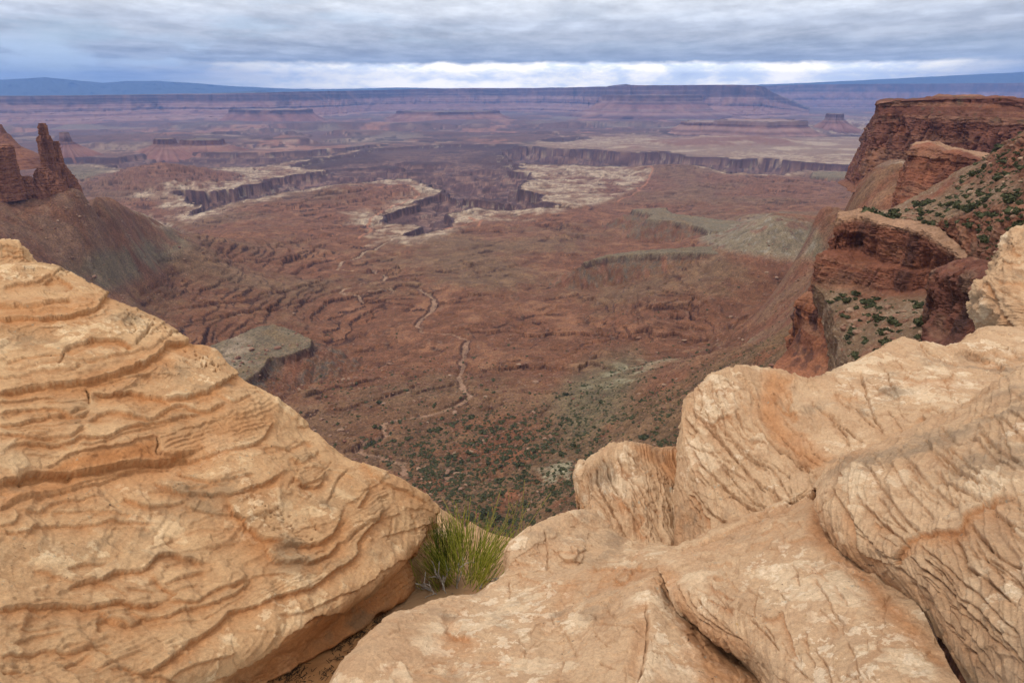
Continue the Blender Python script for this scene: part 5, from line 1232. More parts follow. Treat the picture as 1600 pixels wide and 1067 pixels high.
# lichened hump in front
S7 = [[(1028, 888, 2.55), (1045, 872, 2.66), (1080, 852, 2.84), (1125, 832, 3.0), (1172, 811, 3.1), (1232, 785, 3.2), (1278, 768, 3.2), (1340, 768, 3.1)], [(1038, 908, 2.42), (1056, 897, 2.46), (1090, 884, 2.52), (1142, 864, 2.65), (1200, 840, 2.75), (1258, 825, 2.76), (1312, 824, 2.72), (1372, 850, 2.62)],
      [(1052, 938, 2.32), (1072, 932, 2.27), (1112, 926, 2.27), (1170, 914, 2.33), (1230, 900, 2.38), (1290, 890, 2.4), (1345, 890, 2.39), (1410, 912, 2.33)], [(1074, 968, 2.28), (1098, 972, 2.16), (1140, 973, 2.09), (1198, 973, 2.05), (1260, 964, 2.06), (1322, 955, 2.08), (1385, 957, 2.08), (1450, 975, 2.08)],
      [(1110, 996, 2.25), (1136, 1006, 2.08), (1170, 1016, 1.97), (1222, 1034, 1.85), (1288, 1037, 1.81), (1350, 1030, 1.8), (1412, 1030, 1.81), (1485, 1042, 1.84)], [(1150, 1020, 2.22), (1172, 1040, 2.05), (1196, 1064, 1.93), (1244, 1108, 1.70), (1308, 1114, 1.61), (1370, 1112, 1.59), (1440, 1112, 1.6), (1525, 1115, 1.63)],
      [(1200, 1080, 2.1), (1215, 1100, 1.95), (1235, 1140, 1.82), (1270, 1180, 1.6), (1320, 1190, 1.53), (1380, 1190, 1.5), (1450, 1190, 1.5), (1540, 1190, 1.55)]]
SS7 = [('C', 2, 2, [(1275, 900), (1298, 948), (1318, 975)]), ('C', 2, 2, [(1090, 935), (1110, 960), (1140, 985), (1172, 1010)]), ('C', 2.4, 2, [(1075, 920), (1090, 950), (1120, 978), (1160, 1000)]), ('C', 2.4, 2, [(1060, 910), (1072, 940), (1100, 968), (1130, 990)]), ('L', 3, 4, [(1115, 910), (1120, 925), (1135, 930), (1150, 940)]),
       ('L', 3, 4, [(1190, 960), (1205, 970), (1222, 958), (1228, 980), (1238, 1005), (1252, 1040)]), ('C', 2, 2, [(1310, 925), (1326, 945)]), ('C', 1.8, 2, [(1165, 915), (1180, 930), (1195, 938)]), ('L', 2.5, 4, [(1105, 940), (1125, 948), (1148, 955)]), ('C', 2, 2, [(1170, 965), (1195, 990), (1215, 1015)]),
       ('L', 2.5, 4, [(1228, 850), (1260, 838), (1290, 846), (1298, 842)]), ('G', 4, 8, [(1275, 780), (1285, 820), (1330, 860), (1370, 905)]), ('C', 1.6, 2, [(1325, 1000), (1340, 1040), (1345, 1067)]), ('C', 5, 4, [(1060, 866), (1095, 848), (1130, 832), (1180, 808), (1240, 782), (1272, 768)]), ('C', 1.6, 2, [(1270, 1010), (1290, 1040), (1300, 1067)])]
SS7 += rand_cracks([(1060, 900), (1270, 780), (1420, 940), (1470, 1067), (1240, 1067), (1110, 1000)], 46, 52, 16, 18, 60, 1.4, 'C', 8) + rand_cracks([(1060, 880), (1270, 790), (1400, 960), (1250, 1000)], 26, 10, 30, 18, 50, 1.6, 'L', 9)
block('hump', 'lichen spotted pale hump between the low slab and the big cracked bulge', S7, 640, 560, SS7, back=[(0.15, 0.12), (0.3, 0.5)], left=[(0.14, 0.06, -0.02), (0.3, 0.25, -0.06)], lump=0.03, seed=7.0,
      pale=[([(1150, 860), (1300, 860), (1420, 960), (1460, 1067), (1250, 1067), (1180, 950)], .6)], orange=[([(1275, 780), (1300, 850), (1390, 930), (1470, 1040), (1420, 1000), (1330, 900), (1260, 830)], .8), ([(1030, 890), (1060, 900), (1080, 950), (1170, 1010), (1120, 1005), (1060, 950)], .6)], bed=((0.5, -0.35, 0.75), 14, .010, .08, lambda a, b, P: 0.2 + 0.8 * sst(1220, 1130, a)))
# big bulge with long diagonal cracks
S6 = [[(1272, 765, 2.95), (1290, 738, 3.02), (1318, 713, 3.06), (1368, 697, 3.1), (1440, 664, 3.25), (1512, 634, 3.4), (1602, 577, 3.65), (1720, 530, 3.95)], [(1272, 785, 2.78), (1290, 766, 2.74), (1322, 750, 2.74), (1380, 732, 2.77), (1452, 703, 2.86), (1532, 678, 2.96), (1622, 638, 3.1), (1740, 600, 3.3)],
      [(1278, 812, 2.66), (1300, 804, 2.55), (1338, 796, 2.50), (1398, 783, 2.48), (1472, 758, 2.52), (1552, 738, 2.58), (1642, 708, 2.68), (1760, 680, 2.82)], [(1298, 842, 2.58), (1325, 845, 2.42), (1365, 846, 2.31), (1424, 838, 2.25), (1492, 823, 2.25), (1572, 804, 2.28), (1662, 784, 2.33), (1780, 760, 2.42)],
      [(1340, 876, 2.5), (1372, 888, 2.31), (1410, 895, 2.19), (1462, 898, 2.09), (1532, 888, 2.04), (1612, 874, 2.03), (1702, 860, 2.06), (1802, 840, 2.12)], [(1400, 922, 2.36), (1430, 942, 2.17), (1464, 956, 2.04), (1512, 962, 1.92), (1582, 954, 1.86), (1662, 944, 1.83), (1742, 934, 1.84), (1832, 920, 1.88)],
      [(1458, 995, 2.12), (1485, 1016, 1.96), (1516, 1030, 1.85), (1562, 1034, 1.75), (1622, 1029, 1.69), (1702, 1019, 1.66), (1782, 1009, 1.65), (1862, 1000, 1.68)], [(1520, 1075, 1.9), (1545, 1095, 1.77), (1575, 1110, 1.68), (1615, 1112, 1.6), (1682, 1110, 1.55), (1752, 1102, 1.52), (1822, 1100, 1.52), (1900, 1080, 1.55)],
      [(1570, 1160, 1.8), (1600, 1180, 1.68), (1630, 1190, 1.58), (1670, 1190, 1.5), (1720, 1185, 1.47), (1780, 1180, 1.45), (1850, 1170, 1.46), (1930, 1150, 1.5)]]
D_ = [('C', 3.4, 2.4, [(1350, 715), (1375, 757), (1400, 790), (1428, 822), (1442, 832)]), ('C', 2.6, 2.2, [(1388, 715), (1410, 752), (1432, 778), (1462, 816)]), ('C', 3.2, 2.4, [(1334, 765), (1350, 790), (1378, 817), (1400, 835), (1420, 856)]), ('C', 3, 2.3, [(1418, 715), (1450, 752), (1480, 784), (1496, 795)]), ('C', 4.5, 3, [(1462, 735), (1482, 758), (1515, 775), (1545, 787), (1570, 781), (1602, 774)]),
      ('C', 3, 2.2, [(1298, 758), (1318, 790), (1345, 828), (1375, 858), (1412, 884)]), ('C', 3, 2.2, [(1340, 830), (1365, 852), (1395, 880), (1418, 895)]), ('L', 6, 6, [(1416, 885), (1402, 880), (1414, 846), (1428, 836), (1448, 832), (1488, 828), (1500, 820), (1512, 806), (1534, 790), (1550, 784)]), ('C', 4, 2.6, [(1424, 868), (1442, 890), (1490, 928), (1538, 978), (1585, 1022)]),
      ('C', 4, 2.8, [(1484, 832), (1496, 850), (1512, 880), (1550, 913), (1600, 958)]), ('C', 2.6, 2.2, [(1432, 845), (1468, 878), (1505, 905), (1560, 958), (1605, 1002)]), ('C', 4, 2.6, [(1512, 812), (1540, 848), (1570, 874), (1605, 892)]), ('C', 3.4, 2.6, [(1404, 882), (1440, 922), (1480, 970), (1525, 1025), (1552, 1067)]), ('C', 3, 2.4, [(1548, 795), (1575, 815), (1605, 832)]),
      ('C', 2.8, 2.2, [(1448, 690), (1480, 718), (1512, 748), (1550, 768)]), ('C', 3, 2.2, [(1480, 698), (1515, 728), (1552, 762), (1580, 775)]), ('C', 3, 2.2, [(1528, 676), (1560, 702), (1602, 726)]), ('C', 2, 2, [(1362, 705), (1385, 738)]), ('C', 3, 2.2, [(1512, 678), (1545, 706), (1590, 738)]), ('C', 2.2, 2, [(1560, 652), (1585, 674), (1605, 690)]),
      ('C', 2, 2, [(1575, 640), (1605, 660)]), ('C', 3, 2.4, [(1500, 930), (1540, 960), (1580, 1005), (1602, 1040)]), ('C', 2.6, 2.2, [(1460, 920), (1500, 972), (1545, 1030), (1565, 1067)]), ('C', 3, 2.4, [(1545, 870), (1580, 900), (1605, 925)]), ('C', 2.6, 2.2, [(1420, 905), (1450, 950), (1490, 1010), (1520, 1060)]), ('L', 3, 4, [(1365, 815), (1376, 822), (1386, 820), (1400, 832)]),
      ('L', 3, 4, [(1318, 722), (1312, 735), (1320, 745)]), ('C', 2.2, 2, [(1325, 760), (1330, 800), (1338, 815), (1345, 850)]), ('L', 4, 5, [(1330, 790), (1334, 815), (1344, 842), (1352, 860), (1400, 885)]), ('C', 2.6, 2.2, [(1370, 770), (1395, 806), (1420, 830)]), ('C', 2, 2, [(1440, 870), (1480, 905), (1520, 950)]), ('C', 2, 2, [(1520, 850), (1560, 890), (1600, 925)])]
D_ += rand_cracks([(1280, 770), (1440, 670), (1600, 600), (1600, 1060), (1520, 1060), (1400, 890)], 70, 46, 8, 30, 110, 1.5, 'C', 10)
block('bulge', 'big rounded bulge crossed by long parallel diagonal cracks at the right edge', S6, 980, 900, D_, right=[(0.0, 0.15, 0.7), (0.2, 1.2, 1.1)], back=[(0.15, 0.1), (0.4, 0.5)], left=[(0.12, 0.05, -0.02), (0.3, 0.3, -0.06)], lump=0.028, seed=8.0, bed=((0.62, -0.42, 0.66), 12, .012, .09, 1.0),
      pale=[([(1290, 730), (1440, 680), (1420, 760), (1320, 800)], .3)], orange=[([(1275, 790), (1300, 830), (1400, 910), (1500, 1040), (1440, 980), (1340, 890)], .6)])
# yellow blocks beyond the ridge at the right edge
S8 = [[(1570, 392, 11.4), (1584, 372, 11.7), (1606, 362, 11.8), (1650, 352, 12), (1720, 345, 12.2)], [(1560, 412, 11.1), (1582, 402, 11.1), (1612, 398, 11.1), (1655, 395, 11.2), (1725, 390, 11.4)], [(1546, 436, 11.0), (1572, 434, 10.7), (1615, 436, 10.6), (1660, 438, 10.7), (1728, 440, 10.9)],
      [(1522, 458, 10.9), (1550, 463, 10.4), (1600, 470, 10.2), (1660, 470, 10.3), (1730, 470, 10.5)], [(1532, 485, 10.9), (1556, 490, 10.3), (1605, 497, 10.0), (1662, 500, 10.0), (1732, 500, 10.2)], [(1546, 520, 11), (1566, 520, 10.3), (1610, 525, 9.9), (1665, 530, 9.9), (1735, 530, 10)], [(1560, 580, 11), (1600, 580, 10.2), (1640, 580, 9.9), (1670, 580, 9.9), (1740, 580, 10)]]
P = patch(S8, NU(300), NU(300), back=(0.8, 0.3), left=[(0.4, 0.05, 0.0), (1.0, 0.5, 0.0)], right=[(0.0, 0.2, 1.5), (0.2, 2.5, 2.0)])
P, K = sculpt(P, [('L', 4, 4, [(1535, 440), (1550, 450), (1560, 470), (1575, 500), (1590, 515)]), ('L', 3, 3, [(1580, 372), (1585, 390), (1600, 396)]), ('L', 3, 3, [(1565, 408), (1585, 414), (1605, 410)]), ('L', 3, 3, [(1556, 438), (1580, 442), (1605, 440)]), ('C', 2, 2, [(1560, 450), (1590, 470), (1605, 490)])],
              lump=0.18, seed=9.0, grain=2.5, bed=((0.3, -0.3, 0.9), 3.5, .05, .2, 1.0))
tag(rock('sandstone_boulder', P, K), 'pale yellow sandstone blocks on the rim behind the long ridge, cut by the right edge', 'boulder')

# ---------------------------------------------------------------- gully floor
GR = [[(300, 1120, 2.62), (430, 1045, 2.88), (520, 995, 3.15), (600, 950, 3.5), (665, 900, 4.0), (705, 850, 4.55), (735, 815, 5.2)], [(420, 1130, 2.58), (520, 1050, 2.82), (600, 1000, 3.08), (665, 955, 3.42), (715, 915, 3.85), (750, 870, 4.4), (775, 835, 5.1)],
      [(520, 1150, 2.5), (600, 1080, 2.72), (680, 1015, 3.05), (740, 965, 3.42), (790, 930, 3.85), (825, 890, 4.4), (850, 850, 5.1)]]
P = patch(GR, NU(420), NU(240), right=[(0.3, 0.25, 0.0), (0.8, 1.6, 0.0)])
P, K = sculpt(P, [], lump=0.012, seed=10.0, grain=0.7)
gx, gy = project(P)
K[..., 0] = sst(0, 20, gx - 585) ; 
m = M('orange_sand', 0.97)
w = m.sep(m.attr('wear_shade').outputs['Color'])
c = m.mix(m.rng(m.noise(9, 5, .6), .3, .7), (.36, .175, .070), (.43, .225, .098))
c = m.scale(c, m.rng(m.noise(420, 2, .7), .25, .75, .8, 1.2))
c2 = m.mix(m.rng(m.noise(4, 5, .6), .3, .7), (.36, .20, .105), (.42, .26, .14))
c = m.mix(w[0], c, c2)
m.color(c); m.bump(m.noise(130, 5, .7), .7, .006)
tag(rock('sand', P, K, mat=m.m), 'orange sand on the floor of the gully between the two rocks', kind='structure')
GULLY = P[::4, ::4].reshape(-1, 3)

# ================================================================== RIDGE AND BUTTE ON THE RIGHT
m = M('ridge_rock', 0.93)
a = m.attr('albedo').outputs['Color']
c = m.mix(0.6, a, m.scale(a, m.rng(m.noise(0.12, 7, 0.68), 0.25, 0.75, 0.62, 1.40)))
c = m.scale(c, m.rng(m.noise(0.9, 5, 0.7), 0.28, 0.72, 0.72, 1.28))
m.color(c); m.bump(m.noise(0.7, 6, 0.7), 0.9, 0.6)
MAT_RIDGE = m.m
def big_patch(name, rows, nu, nv, colf, s, beds=0.5, joints=0.5, mat=None, ctrl=24, **fl):
    # s: size in metres of the main blocks; beds/joints: strength of bedding and of vertical fractures per vertex or constant
    P = patch(rows, NU(nu), NU(nv), ctrl=ctrl, **fl)
    nv_, nu_ = P.shape[:2]
    vv = np.repeat(np.linspace(0, 1, nv_)[:, None], nu_, 1)
    Nn = blur(normals(P), 10); Nn /= np.linalg.norm(Nn, axis=-1)[..., None]
    steep = sst(0.75, 0.35, np.abs(Nn[..., 2]))
    P = P + Nn * (f3(P, 0.35 / s, 4) * 0.65 * s)[..., None]
    x, y, z = P[..., 0], P[..., 1], P[..., 2]
    wz = z + f3(P, 0.25 / s, 3) * s * 0.5
    b = np.zeros(P.shape[:2])
    for f_, a_ in ((0.55, 1.0), (1.5, 0.55), (4.0, 0.28)):
        q = wz / s * f_; idn = np.floor(q); fr = q - idn
        hd = n2(idn * 0.77 + f_, (x + y) / s * 0.12 + idn)
        nx = n2((idn + 1) * 0.77 + f_, (x + y) / s * 0.12 + idn + 1)
        b += a_ * (hd + (nx - hd) * sst(0.80, 1.0, fr))
    j = np.zeros(P.shape[:2])
    Pz = np.stack([x, y, z * 0.10], -1)
    c1 = f3(Pz, 0.5 / s, 3); j += np.round(c1 * 3.2) / 3.2 * 1.3
    j -= 0.9 * sst(0.09, 0.0, np.abs(f3(Pz + 40, 0.33 / s, 3)))
    j -= 0.35 * sst(0.10, 0.0, np.abs(f3(np.stack([x, y, z * 0.35], -1) + 80, 1.3 / s, 3)))
    bb = beds(vv) if callable(beds) else beds; jj = joints(vv) if callable(joints) else joints
    d = (b * 0.55 * bb + j * 0.55 * jj) * s * steep + f3(P, 2.2 / s, 4) * s * 0.13 + (-np.abs(f3(P, 5 / s, 3)) + 0.2) * s * 0.05
    if (steep > .5).any(): d = d - blur(np.repeat(((d * steep).sum(1) / (steep.sum(1) + 1))[:, None], d.shape[1], 1), 4) * steep
    H = Nn.copy(); H[..., 2] *= 0.3
    P2 = P + H * d[..., None]
    col = colf(P2, vv, b, j, steep, Nn)
    me = make_mesh(name, P2, grid_faces(nv_, nu_), {'albedo': np.clip(col, .005, .9)})
    return link(name, me, mat or MAT_RIDGE), P2
RK, RKD, RKO, VAR, CAP = C(.180, .062, .035), C(.098, .036, .024), C(.235, .085, .042), C(.045, .025, .022), C(.265, .150, .090)
SOIL, SOILT, SOILR = C(.150, .090, .052), C(.200, .132, .083), C(.170, .073, .041)
def ccol(P, vv, b, j, steep, Nn, cap=0.0, soil_at=None, dark=0.45, base=RK):
    c = np.broadcast_to(base, P.shape).copy()
    c = mixc(c, RKO, sst(0, .6, f3(P, 0.06, 4)) * .7)
    c = mixc(c, RKD, sst(0.0, .5, f3(P + 30, 0.05, 4)) * .6)
    strk = f3(np.stack([P[..., 0], P[..., 1], P[..., 2] * 0.07], -1), 0.12, 4)
    c = mixc(c, VAR, sst(0.08, 0.42, strk) * dark * steep)
    c = mixc(c, CAP, sst(0.0, 0.7, b) * 0.35)
    flat = sst(0.45, 0.8, Nn[..., 2])
    if cap: c = mixc(c, CAP, sst(cap, cap * 0.7, vv))
    s = mixc(np.broadcast_to(SOIL, P.shape), SOILT, sst(-.1, .4, f3(P, 0.05, 4)))
    s = mixc(s, SOILR, sst(0.05, .4, f3(P + 60, 0.035, 4)) * .7)
    s = mixc(s, C(.30, .235, .165), sst(.33, .5, f3(P, 0.9, 2)) * .7)
    s = mixc(s, C(.17, .085, .055), sst(.3, .45, f3(P + 9, 0.5, 3)) * .8)
    if soil_at is not None: c = mixc(c, s, soil_at(vv, P) * (0.25 + 0.75 * flat) if soil_at.__code__.co_argcount == 2 else soil_at(vv))
    return c
# --- big butte
BU = [[(1377, 161, 1000), (1395, 158, 995), (1430, 156, 988), (1480, 153, 975), (1530, 152, 960), (1590, 156, 945), (1680, 158, 925)],
      [(1376, 166, 999), (1395, 164, 993), (1430, 163, 985), (1480, 162, 970), (1530, 163, 955), (1590, 168, 938), (1680, 172, 918)],
      [(1375, 184, 996), (1396, 184, 987), (1432, 184, 975), (1482, 184, 958), (1532, 186, 942), (1592, 192, 924), (1682, 198, 904)],
      [(1372, 203, 994), (1396, 203, 984), (1432, 203, 971), (1482, 205, 954), (1532, 208, 937), (1592, 214, 919), (1682, 222, 898)],
      [(1364, 224, 989), (1392, 226, 980), (1432, 226, 967), (1482, 228, 951), (1532, 232, 934), (1592, 240, 916), (1682, 250, 894)],
      [(1356, 246, 984), (1388, 250, 975), (1430, 252, 963), (1480, 254, 947), (1532, 258, 930), (1592, 266, 911), (1682, 278, 890)],
      [(1342, 286, 975), (1382, 288, 966), (1428, 290, 955), (1478, 292, 940), (1530, 296, 924), (1592, 304, 905), (1682, 318, 884)],
      [(1328, 300, 955), (1378, 305, 935), (1426, 310, 915), (1476, 316, 900), (1530, 322, 885), (1592, 330, 865), (1682, 345, 845)]]
def bcol(P, vv, b, j, steep, Nn):
    c = ccol(P, vv, b, j, steep, Nn, dark=0.55, base=C(.145, .058, .038))
    up = sst(0.55, 0.48, vv)
    lay = n2(P[..., 2] / 5.0, P[..., 0] / 400)
    c = mixc(c, C(.20, .10, .066), sst(0.0, .4, lay) * up * .7); c = mixc(c, RKD, sst(0.05, .4, -lay) * up * .7)
    c = mixc(c, C(.07, .06, .035), sst(.28, .45, f3(P, .08, 3)) * up * .5)
    return mixc(c, SOILR, sst(0.90, 0.97, vv) * .8)
o, _ = big_patch('butte', BU, 900, 420, bcol, 9.0, beds=lambda v: 0.12 + 0.5 * sst(0.62, 0.5, v) * sst(0.26, 0.36, v), joints=lambda v: 0.5 + 0.9 * sst(0.45, 0.6, v), back=[(60, 0.6), (300, 8), (700, 24)], left=[(60, 6, 0.0), (300, 30, 10), (600, 60, 20)])
tag(o, 'massive flat topped dark red sandstone butte with sheer walls at upper right', 'butte')
BUTTE = o
# low broken cap on the butte
CPR = [[(1446, 157, 1010), (1456, 155, 1010), (1463, 152, 1008), (1480, 153, 1008), (1492, 149.5, 1006), (1520, 148.5, 1005), (1534, 149.5, 1005), (1546, 153, 1003), (1590, 155, 1000), (1680, 157, 990)],
       [(1446, 158.5, 1000), (1456, 158, 1000), (1463, 157, 998), (1480, 157, 998), (1492, 156, 996), (1520, 155, 994), (1534, 156, 994), (1546, 156.5, 990), (1590, 157.5, 980), (1680, 159, 965)]]
o, _ = big_patch('cap_rock', CPR, 400, 60, lambda P, vv, b, j, st, N_: ccol(P, vv, b, j, st, N_, base=C(.20, .095, .058)), 1.3, beds=1.0, joints=.6, back=[(30, 2), (120, 14)])
o.parent = BUTTE

ridge = thing('ridge', (150, 260, -90), 'stepped red cliff ridge with scrubby tan slopes running out from the right edge', 'cliff ridge')
# --- middle cliff with pale top
SCR = [[(1426, 231, 610), (1440, 227, 620), (1462, 228, 610), (1490, 238, 590), (1525, 246, 560), (1558, 251, 530), (1640, 262, 480)],
       [(1425, 236, 606), (1440, 234, 612), (1464, 238, 600), (1492, 248, 580), (1526, 255, 552), (1560, 262, 524), (1642, 275, 474)],
       [(1416, 252, 604), (1436, 254, 604), (1464, 258, 592), (1494, 264, 574), (1528, 270, 546), (1562, 276, 518), (1644, 290, 468)],
       [(1411, 272, 602), (1432, 276, 598), (1464, 280, 586), (1494, 284, 568), (1528, 286, 540), (1562, 290, 512), (1644, 306, 462)],
       [(1404, 296, 600), (1430, 300, 592), (1464, 304, 580), (1494, 304, 562), (1528, 304, 534), (1562, 306, 506), (1644, 322, 456)],
       [(1396, 324, 592), (1428, 330, 580), (1462, 336, 566), (1492, 340, 548), (1528, 340, 520), (1562, 342, 492), (1644, 356, 440)]]
o, _ = big_patch('cliff', SCR, 460, 300, lambda P, vv, b, j, st, N_: ccol(P, vv, b, j, st, N_, cap=0.22, base=C(.19, .072, .042)), 5.0, beds=0.9, joints=0.7, back=[(30, 0.5), (140, 8)], left=[(20, 3, 0.0), (120, 30, 0)])
rel(o, ridge)
# --- upper scrub slope
US = [[(1360, 334, 520), (1390, 330, 520), (1425, 312, 520), (1465, 290, 505), (1500, 268, 485), (1535, 252, 460), (1562, 234, 430), (1590, 214, 400), (1620, 198, 380), (1740, 160, 330)],
      [(1338, 338, 430), (1375, 336, 435), (1415, 328, 430), (1455, 318, 415), (1495, 304, 390), (1530, 292, 365), (1562, 278, 340), (1595, 262, 315), (1630, 245, 290), (1745, 220, 245)],
      [(1322, 340, 365), (1360, 340, 365), (1400, 342, 350), (1445, 340, 330), (1488, 336, 308), (1525, 328, 285), (1562, 316, 262), (1600, 305, 240), (1640, 290, 215), (1750, 270, 175)],
      [(1316, 342, 356), (1350, 338, 360), (1392, 348, 342), (1436, 356, 324), (1478, 372, 300), (1515, 390, 266), (1560, 365, 225), (1605, 352, 195), (1650, 338, 170), (1760, 320, 135)],
      [(1318, 349, 350), (1350, 345, 353), (1392, 355, 335), (1436, 364, 317), (1482, 388, 288), (1520, 414, 250), (1565, 420, 190), (1610, 410, 160), (1660, 400, 135), (1770, 390, 110)]]
o, USP = big_patch('slope', US, 700, 420, lambda P, vv, b, j, st, N_: ccol(P, vv, b, j, st, N_, soil_at=lambda v, P: np.clip(sst(-.35, .05, f3(P, .03, 4) + .15), 0, 1)), 3.0, beds=1.3, joints=0.5, back=[(80, 10)], front=[(3, 8)])
rel(o, ridge)
# --- upper cliff band with its ledge and the scrub slope below
UC = [[(1314, 341, 341), (1330, 337, 346), (1346, 335, 348), (1375, 345, 332), (1420, 353, 316), (1456, 363, 301), (1486, 387, 276), (1514, 408, 250), (1540, 425, 225)],
      [(1313, 347, 339), (1330, 345, 342), (1347, 344, 344), (1376, 352, 328), (1420, 361, 312), (1456, 371, 297), (1486, 393, 273), (1514, 413, 248), (1540, 430, 223)],
      [(1313, 362, 338), (1330, 361, 340), (1350, 362, 341), (1380, 370, 326), (1420, 380, 310), (1454, 388, 296), (1485, 402, 273), (1513, 417, 250), (1540, 434, 226)],
      [(1304, 372, 339.5), (1326, 374, 341), (1350, 378, 342), (1382, 388, 327.5), (1420, 396, 312), (1454, 402, 298), (1485, 411, 276), (1512, 422, 253), (1540, 438, 228)],
      [(1299, 388, 339), (1325, 392, 339), (1352, 398, 339), (1384, 408, 325), (1420, 414, 311), (1454, 418, 300), (1485, 422, 280), (1512, 428, 260), (1540, 442, 234)],
      [(1282, 394, 340), (1318, 404, 332), (1350, 410, 330), (1384, 420, 319), (1420, 425, 307), (1454, 428, 296), (1485, 430, 278), (1512, 434, 260), (1540, 446, 234)],
      [(1275, 410, 338), (1312, 420, 329), (1348, 426, 326), (1384, 434, 316), (1420, 437, 305), (1454, 438, 294), (1485, 438, 276), (1512, 442, 258), (1540, 452, 232)],
      [(1272, 440, 334), (1310, 452, 324), (1346, 458, 319), (1382, 462, 310), (1420, 460, 301), (1454, 456, 290), (1485, 452, 273), (1512, 455, 254), (1540, 462, 228)],
      [(1284, 462, 322), (1314, 480, 305), (1350, 490, 290), (1385, 494, 276), (1422, 490, 265), (1456, 484, 252), (1486, 480, 240), (1514, 480, 225), (1545, 485, 205)],
      [(1300, 500, 298), (1326, 520, 272), (1358, 530, 250), (1390, 534, 234), (1425, 530, 222), (1458, 522, 212), (1490, 514, 202), (1518, 510, 190), (1550, 512, 175)],
      [(1312, 560, 262), (1336, 572, 232), (1366, 580, 212), (1396, 582, 198), (1430, 578, 186), (1462, 570, 176), (1494, 560, 168), (1522, 555, 160), (1555, 555, 150)],
      [(1316, 640, 220), (1345, 645, 195), (1375, 650, 178), (1405, 650, 165), (1440, 645, 155), (1470, 640, 146), (1500, 630, 140), (1530, 620, 134), (1560, 620, 126)]]
o, UCP = big_patch('cliff', UC, 640, 760, lambda P, vv, b, j, st, N_: ccol(P, vv, b, j, st, N_, cap=0.175, dark=.6, base=C(.165, .062, .036), soil_at=lambda v: np.clip(sst(.545, .61, v), 0, 1)), 3.2, beds=lambda v: .38 * sst(.95, .8, v), joints=lambda v: 1.15 * sst(.65, .54, v),
                 front=[(-5, 20), (-10, 90)], back=[(12, -0.5)], left=[(6, 4, 0.0), (60, 50, 0), (90, 160, 0)])
rel(o, ridge)
# --- smooth pillar at the end of the ridge
TW = [[(1254, 462, 353), (1264, 457, 352), (1276, 455, 350), (1290, 462, 345), (1304, 474, 338), (1320, 490, 325)], [(1245, 474, 353), (1260, 472, 347), (1276, 470, 344), (1291, 476, 339), (1305, 486, 331), (1322, 505, 318)],
      [(1243, 490, 353), (1258, 492, 345), (1276, 492, 340), (1292, 496, 335), (1306, 504, 326), (1322, 520, 312)], [(1249, 506, 352), (1262, 510, 344), (1278, 510, 338), (1293, 514, 331), (1306, 522, 322), (1322, 540, 306)],
      [(1246, 522, 351), (1260, 528, 342), (1278, 530, 334), (1294, 536, 326), (1307, 546, 314), (1322, 560, 298)], [(1234, 542, 349), (1252, 550, 338), (1276, 554, 328), (1296, 560, 318), (1310, 570, 304), (1324, 580, 290)],
      [(1218, 562, 346), (1244, 572, 332), (1272, 578, 320), (1298, 582, 308), (1312, 590, 294), (1326, 600, 282)], [(1200, 582, 342), (1232, 594, 326), (1266, 602, 312), (1298, 606, 298), (1314, 612, 284), (1328, 620, 272)],
      [(1170, 615, 334), (1216, 630, 316), (1260, 638, 300), (1298, 640, 286), (1316, 645, 272), (1330, 650, 262)], [(1120, 690, 315), (1190, 700, 295), (1250, 705, 280), (1295, 705, 265), (1316, 705, 255), (1332, 705, 245)]]
def pcol(P, vv, b, j, st, N_):
    c = ccol(P, vv, b, j, st, N_, dark=.35, base=C(.25, .098, .050))
    c = mixc(c, C(.31, .130, .070), sst(.45, .75, vv) * .8)
    c = mixc(c, C(.06, .03, .026), sst(.12, .34, f3(P * np.array([1, 1, .45]), .16, 4)) * sst(.85, .35, vv) * .9)
    return mixc(c, CAP, sst(.22, .05, vv) * .35)
o, _ = big_patch('pillar', TW, 360, 420, pcol, 3.0, front=[(-6, 25), (-10, 120)], beds=lambda v: 0.9 * sst(.38, .15, v), joints=lambda v: .55 * sst(.6, .2, v) + .05, back=[(8, 4)], left=[(5, 4, 0.0), (30, 30, 0), (60, 120, 0)])
rel(o, ridge); o['label'] = 'smooth orange red pillar standing at the outer end of the ridge'
# --- lower right wall
LCR = [[(1463, 433, 172), (1476, 424, 174), (1500, 412, 172), (1530, 415, 158), (1560, 430, 142), (1600, 450, 122), (1680, 480, 100)], [(1464, 437, 170), (1478, 434, 168), (1502, 432, 160), (1532, 436, 146), (1562, 445, 132), (1602, 462, 116), (1682, 490, 96)],
       [(1467, 446, 170), (1482, 446, 166), (1506, 448, 157), (1534, 452, 144), (1564, 460, 130), (1604, 476, 114), (1684, 505, 94)], [(1469, 466, 170), (1484, 468, 165), (1508, 470, 156), (1536, 474, 143), (1566, 482, 129), (1606, 496, 113), (1686, 525, 93)],
       [(1464, 486, 169), (1482, 490, 163), (1508, 492, 154), (1536, 496, 141), (1566, 502, 127), (1606, 516, 111), (1686, 545, 91)], [(1454, 508, 167), (1478, 514, 160), (1506, 516, 150), (1536, 520, 137), (1566, 526, 123), (1606, 540, 107), (1686, 570, 88)],
       [(1444, 536, 160), (1474, 545, 150), (1504, 550, 140), (1536, 555, 127), (1566, 562, 114), (1606, 575, 99), (1686, 605, 82)]]
o, LCP = big_patch('cliff', LCR, 360, 340, lambda P, vv, b, j, st, N_: ccol(P, vv, b, j, st, N_, cap=0.14, dark=.75, base=C(.135, .052, .034)), 2.2, beds=.8, joints=.8, back=[(12, 1.5), (40, 9)], left=[(5, 2, 0.0), (30, 20, 0)])
rel(o, ridge); o['label'] = 'dark stained lower wall under a pale flat cap'

